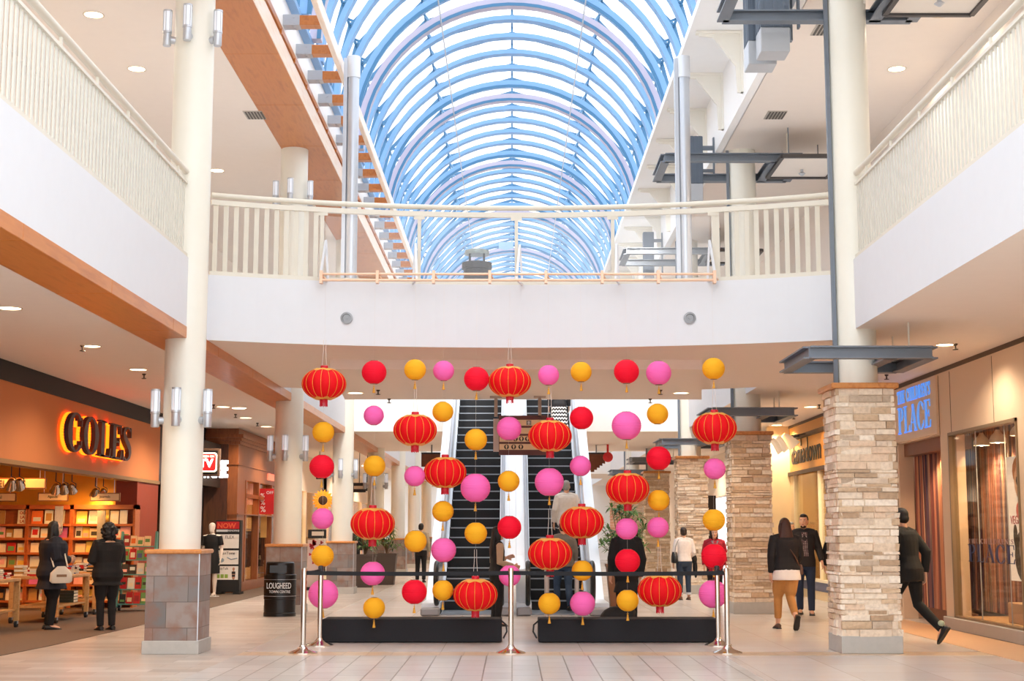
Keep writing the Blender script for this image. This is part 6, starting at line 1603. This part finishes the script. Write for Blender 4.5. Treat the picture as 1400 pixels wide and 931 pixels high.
def ex1(t, T, HD):
    obj('tote_bag', bag_mesh((.34, .08, 1.03), .10, .36, .27), mat('tote_canvas', '#d8cfc0', .8, var=.08), t, True)
    obj('tote_print', MB().box(.388, .394, -.0, .16, .86, .90), mat('tote_print_brown', '#8a6a50', .8), t)
    obj('bag_strap', MB().tube([T((.1, -.02, 1.46)), T((.2, .13, 1.3)), (.34, .18, 1.02)], .012, 6).tube([T((.1, -.06, 1.46)), T((.2, -.1, 1.3)), (.34, -.04, 1.02)], .012, 6), mat('tote_canvas', '#d8cfc0'), t)
    m = MB(); g = []
    for q in (-1, 1): m.tube([HD((q*.03+.018*math.cos(a), .096, .004+.014*math.sin(a))) for a in [2*math.pi*k/10 for k in range(11)]], .003, 5)
    m.tube([HD((.05, .09, .006)), HD((.078, -.01, .0))], .003, 5); obj('glasses', m, BLACK, t)
person('person in a navy jacket carrying a white tote, facing right before the bookshop tables', (P0.x, P0.y, 0), -62, 1.68, fold, top='#151826', trousers='#121114', hair=('long', '#120d0d'), hem=.66, girth=1.42, loose=.07, extra=ex1, headpitch=-6)
person('person with curly black hair in black, seen from behind before the bookshop', (P1.x, P1.y, 0), 38, 1.64, dict(elL=(-.27, .02, 1.14), wrL=(-.10, .26, 1.13), elR=(.25, .02, 1.15), wrR=(.08, .25, 1.15)), top='#0f0d0f', trousers='#100e10', hair=('curly', '#0f0b0a'), hem=.74, girth=1.28, loose=.045)
p = at_z(679, 856, 0)
person('person with long black hair, dark vest and beige sleeves, standing left of the middle stanchion', (p.x, p.y, 0), -70, 1.60, dict(elR=(.22, -.02, 1.12), wrR=(.16, .26, 1.06), elL=(-.22, .0, 1.13), wrL=(-.1, .22, 1.2)), top='#1c1a1c', sleeves_col='#b49b80', trousers='#141314', hair=('long', '#0e0b0b'), hem=.9, headyaw=-8, girth=.95)
person('person with grey hair and pale jacket riding up the right escalator', (1.10, 29.75, EZ*4/25+.004), 6, 1.74, dict(ankL=(-.1, -.02, .085)), top='#e2dcd2', trousers='#3a3c44', hair=('short', '#9a9690'), hem=.78, headyaw=-18, loose=.035)
person('person with dark hair, grey jacket and jeans stepping onto the right escalator', (.98, 28.3, .02), 10, 1.70, dict(ankL=(-.1, .14, .09), kneeL=(-.1, .14, .5), ankR=(.1, -.14, .1), kneeR=(.1, -.02, .5)), top='#6d655e', trousers='#34465e', hair=('short', '#15110f'), hem=.86, girth=1.05, loose=.035)
ZIGM = None
def zig():
    m, nt, b = _new('chevron_cloth'); Lk = nt.links.new
    tc = N(nt, 'ShaderNodeTexCoord'); sp = N(nt, 'ShaderNodeSeparateXYZ'); Lk(tc.outputs['Object'], sp.inputs[0])
    a = N(nt, 'ShaderNodeMath', operation='PINGPONG'); a.inputs[1].default_value = .035; Lk(sp.outputs['X'], a.inputs[0])
    d = N(nt, 'ShaderNodeMath', operation='ADD'); Lk(a.outputs[0], d.inputs[0]); Lk(sp.outputs['Z'], d.inputs[1])
    e = N(nt, 'ShaderNodeMath', operation='WRAP'); e.inputs[1].default_value = .09; e.inputs[2].default_value = 0; Lk(d.outputs[0], e.inputs[0])
    g = N(nt, 'ShaderNodeMath', operation='GREATER_THAN'); g.inputs[1].default_value = .045; Lk(e.outputs[0], g.inputs[0])
    mx = N(nt, 'ShaderNodeMix', data_type='RGBA'); mx.inputs['A'].default_value = lin('#141416'); mx.inputs['B'].default_value = lin('#f4f4f2')
    Lk(g.outputs[0], mx.inputs['Factor']); Lk(mx.outputs['Result'], b.inputs['Base Color']); return m
zs = EZ*18/25
person('person in a black and white chevron skirt near the top of the right escalator', (1.12, run0+(run1-run0)/25*17.5, zs+.004), 0, 1.68, None, top='#2a2a2e', hair=('bob', '#2b1d16'), skirt=zig())
p = at_z(575, 796, 0)
person('person in a tan shirt and black trousers walking away beyond the left columns', (p.x, p.y, 0), -8, 1.78, None, top='#a59a86', trousers='#17161a', hair=('short', '#1a1513'), hem=.95, vox=.011)
p = at_z(484.5, 788, 0)
person('person in black walking beside the dark planter beyond the third left column', (p.x, p.y, 0), 180, 1.72, None, top='#17161a', trousers='#17161a', hair=('short', '#1a1513'), vox=.011)
p = at_z(857.5, 864, 0)
person('person all in black behind the right black box, head behind a pink lantern', (p.x, p.y, 0), 0, 1.69, dict(elR=(.25, .0, 1.13), wrR=(.22, .04, .84)), top='#101012', trousers='#0f0f11', hair=('long', '#0d0b0b'), hem=.62, loose=.04, sleeve=.95)
# soft black bag by that person
p = at_z(843, 866, 0); o = obj('soft_bag', remesh(MB().ell((0, 0, .2), .25, .2, .2).ell((.16, 0, .26), .16, .16, .15), .015, 'soft_bag', mat('bag_black', '#121214', .7, var=.1)), None, None, org=(p.x, p.y+.1, 0)); tag(o, 'soft black bag on the floor behind the right black box', 'bag')
p = at_z(936, 820, 0)
def ex9(t, T, HD):
    obj('shoulder_bag', bag_mesh((-.25, -.06, 1.16), .15, .30, .27), mat('bag_leather_black', '#1a191c', .4), t, True)
    obj('bag_strap', MB().tube([T((-.14, .05, 1.46)), T((-.2, .09, 1.3)), (-.25, .04, 1.12)], .011, 6).tube([T((-.14, -.06, 1.46)), T((-.22, -.11, 1.3)), (-.25, -.14, 1.12)], .011, 6), mat('strap_grey', '#9a9590', .6), t)
    obj('held_coat', remesh(MB().ell((.27, .08, .98), .07, .1, .12).ell((.29, .1, .78), .06, .09, .2).ell((.30, .08, .62), .035, .06, .1), .014, 'held_coat', mat('coat_black', '#17171a', .8)), None, t)
    for q in (-1, 1): obj('cuff', MB().lathe([(.064, .13), (.066, .13), (.066, .18), (.064, .18)], (q*.10, -.015, 0), 16), mat('cuff_pale', '#c9ccd2', .8), t)
person('person in a white cardigan and rolled jeans with black shoulder bag, seen from behind', (p.x, p.y, 0), 4, 1.62, dict(elR=(.25, .0, 1.14), wrR=(.22, .16, .98)), top='#ece2dc', trousers='#2c3a4e', hair=('short', '#2a1d18'), hem=.93, girth=1.06, shoes='#6a4632', leg_hem=.16, extra=ex9)
p = at(977, 760, 31.0)
def ex10(t, T, HD):
    m = MB(); m.tube([T((-.07, .09, 1.46)), T((-.03, .13, 1.36)), T((0, .14, 1.26))], .022, 8).tube([T((.07, .09, 1.46)), T((.03, .13, 1.36)), T((0, .14, 1.26))], .022, 8)
    obj('scarf', m, mat('scarf_grey', '#8a8890', .8, var=.5, scale=40), t, True)
person('person in a crimson jacket and grey scarf walking forward beside the second stone pillar', (p.x, 31.0, 0), 178, 1.60, None, top='#a3142c', trousers='#1a191d', hair=('bob', '#2a1b14'), hem=.68, loose=.04, extra=ex10)
# woman in the tan trousers, striding away
p = at_z(1079, 862, 0)
def ex11(t, T, HD):
    obj('shirt_tail', remesh(MB().loft([tsec(z, a, b, -.01, 22) for z, a, b in ((.775, .235, .185), (.84, .235, .185), (.93, .222, .17), (1.0, .20, .15))]), .012, 'shirt_tail', mat('shirt_white', '#efe6e0', .8, var=.04)), None, t)
    obj('bag_strap', MB().tube([T((-.12, -.02, 1.47)), T((.0, -.14, 1.32)), T((.12, -.145, 1.14)), T((.2, -.08, 1.0))], .010, 6), mat('strap_brown', '#5a3524', .5), t)
    obj('hip_bag', bag_mesh((.23, -.01, 1.02), .08, .2, .16), mat('strap_brown', '#5a3524', .5), t, True)
person('person with long brown hair, black leather jacket and tan trousers striding away', (p.x+.02, p.y+.28, 0), 6, 1.73, dict(kneeL=(-.10, .12, .50), ankL=(-.09, .20, .085), kneeR=(.06, -.02, .50), ankR=(.05, -.34, .20), footR=58, elL=(-.26, -.08, 1.15), wrL=(-.25, -.02, .88), elR=(.25, .02, 1.15), wrR=(.2, .16, 1.0)), top='#1b1517', trousers='#b98246', hair=('long', '#3d1c12'), hem=.93, girth=1.28, shoes='#5a4030', leg_hem=.19, extra=ex11)
p = at_z(1102, 841, 0)
def ex12(t, T, HD):
    m = MB().loft([[T(q) for q in ((-.065, .118, 1.02), (.065, .118, 1.02), (.065, .13, 1.02), (-.065, .13, 1.02))], [T(q) for q in ((-.05, .142, 1.25), (.05, .142, 1.25), (.05, .150, 1.25), (-.05, .150, 1.25))], [T(q) for q in ((-.05, .11, 1.44), (.05, .11, 1.44), (.05, .125, 1.44), (-.05, .125, 1.44))]])
    obj('shirt_front', m, brick('plaid_cloth', '#b9a8a4', '#6e4a4c', '#3a3238', .03, .03, .006, 'wall', .8, 0), t)
    m = MB(); tmp = MB().ell((0, .052, -.098), .05, .05, .03, 14, 9); m.add([HD(v) for v in tmp.v], tmp.f); obj('beard', m, mat('beard_dark', '#3a241a', .8), t, True)
person('person with dark beard, open jacket, plaid shirt and jeans walking forward', (p.x, p.y, 0), 172, 1.84, dict(elL=(-.25, -.02, 1.15), wrL=(-.29, .12, .93), elR=(.24, -.02, 1.15), wrR=(.24, .05, .90), ankL=(-.10, .02, .085), ankR=(.09, -.12, .10)), top='#211d1e', trousers='#22304a', hair=('short', '#1f1512'), hem=.84, loose=.03, extra=ex12, headyaw=-14)
p = at(1146, 760, p.y+.05)
person('person in black holding hands with the bearded person, half hidden by the nearest stone pillar', (p.x, p.y, 0), 185, 1.68, dict(elR=(.27, -.02, 1.14), wrR=(.31, .12, .92)), top='#131215', trousers='#161519', hair=('bob', '#1c1512'), hem=.8)
p = at_z(1084, 815, 0)
person('person with grey hair far behind the person in tan trousers', (p.x, p.y, 0), 180, 1.75, None, top='#8a8078', trousers='#3a3a40', hair=('short', '#8f8d8a'), vox=.011)
# figure in black walking off behind the near stone pillar
c = at(1244, 800, 20.4)
def ex14(t, T, HD):
    m = MB(); tmp = MB().ell((0, -.01, .05), .086, .105, .085, 18, 11); m.add([HD(v) for v in tmp.v], tmp.f); tmp = MB().ell((0, .09, .035), .065, .085, .012, 14, 7); m.add([HD(v) for v in tmp.v], tmp.f)
    obj('cap', m, BLACK, t, True)
    obj('shoe_tongue', MB().ell((.07, -.40, .26), .05, .045, .05), mat('shoe_pale_green', '#a9b59c', .6), t, True)
person('person in black with a cap, striding away behind the nearest stone pillar', (c.x, 20.4, 0), 42, 1.84, dict(kneeL=(-.08, .24, .52), ankL=(-.08, .36, .09), kneeR=(.08, -.06, .50), ankR=(.07, -.40, .20), footR=52, elL=(-.24, .06, 1.15), wrL=(-.2, .28, 1.05), elR=(.27, -.12, 1.16), wrR=(.24, -.08, .90)), lean=7, top='#0f0f10', trousers='#101011', hair=('short', '#0e0b0a'), hem=.80, loose=.035, shoes='#1a1a1c', extra=ex14)
# headless white mannequin by the promo stand
p = at_z(288, 816, 0)
def exm(t, T, HD):
    obj('base_plate', MB().lathe([(.2, 0), (.2, .015), (.19, .02)], (0, 0, 0), 24), mat('mannequin_base', '#d8d4d0', .3), t)
    obj('dress', remesh(MB().loft([tsec(z, a, b, 0, 24) for z, a, b in ((.55, .20, .15), (.7, .20, .15), (.9, .185, .14), (1.1, .16, .12), (1.3, .185, .13), (1.42, .18, .115), (1.47, .11, .08))]).tube([(-.1, 0, 1.4), (-.2, 0, 1.4), (-.24, 0, 1.22)], [.07, .07, .065]).tube([(.1, 0, 1.4), (.2, 0, 1.4), (.24, 0, 1.22)], [.07, .07, .065]), .012, 'dress', mat('dress_black', '#141214', .8)), None, t)
person('white shop mannequin in a short black dress beside the promo stand', (p.x, p.y, 0), 168, 1.74, dict(ankL=(-.09, 0, .1), ankR=(.09, .06, .1)), skin='#e6d6c8', name='mannequin', cat='mannequin', face=False, noshoes=True, extra=exm)
# ================================================================== daylight
W = bpy.data.worlds.new('world'); SC.world = W; W.use_nodes = True
nt = W.node_tree; bg = nt.nodes['Background']
tc = N(nt, 'ShaderNodeTexCoord'); sp = N(nt, 'ShaderNodeSeparateXYZ'); nt.links.new(tc.outputs['Generated'], sp.inputs[0])
rp_ = N(nt, 'ShaderNodeValToRGB'); e = rp_.color_ramp.elements
e[0].position = .0; e[0].color = lin('#c4c2be'); e[1].position = 1; e[1].color = lin('#fafcff')
x = e.new(.04); x.color = lin('#cfd0d2')
nt.links.new(sp.outputs['Z'], rp_.inputs['Fac']); nt.links.new(rp_.outputs['Color'], bg.inputs['Color'])
bg.inputs['Strength'].default_value = 1.8
SC.view_settings.view_transform = 'Standard'; SC.view_settings.look = 'None'; SC.view_settings.gamma = 1; SC.view_settings.use_curve_mapping = False
SC.view_settings.exposure = 1.08
SC.cycles.max_bounces = 9; SC.cycles.diffuse_bounces = 8; SC.cycles.glossy_bounces = 3; SC.cycles.transmission_bounces = 4; SC.cycles.transparent_max_bounces = 12
SC.cycles.use_denoising = True
SC.cycles.sample_clamp_indirect = 6
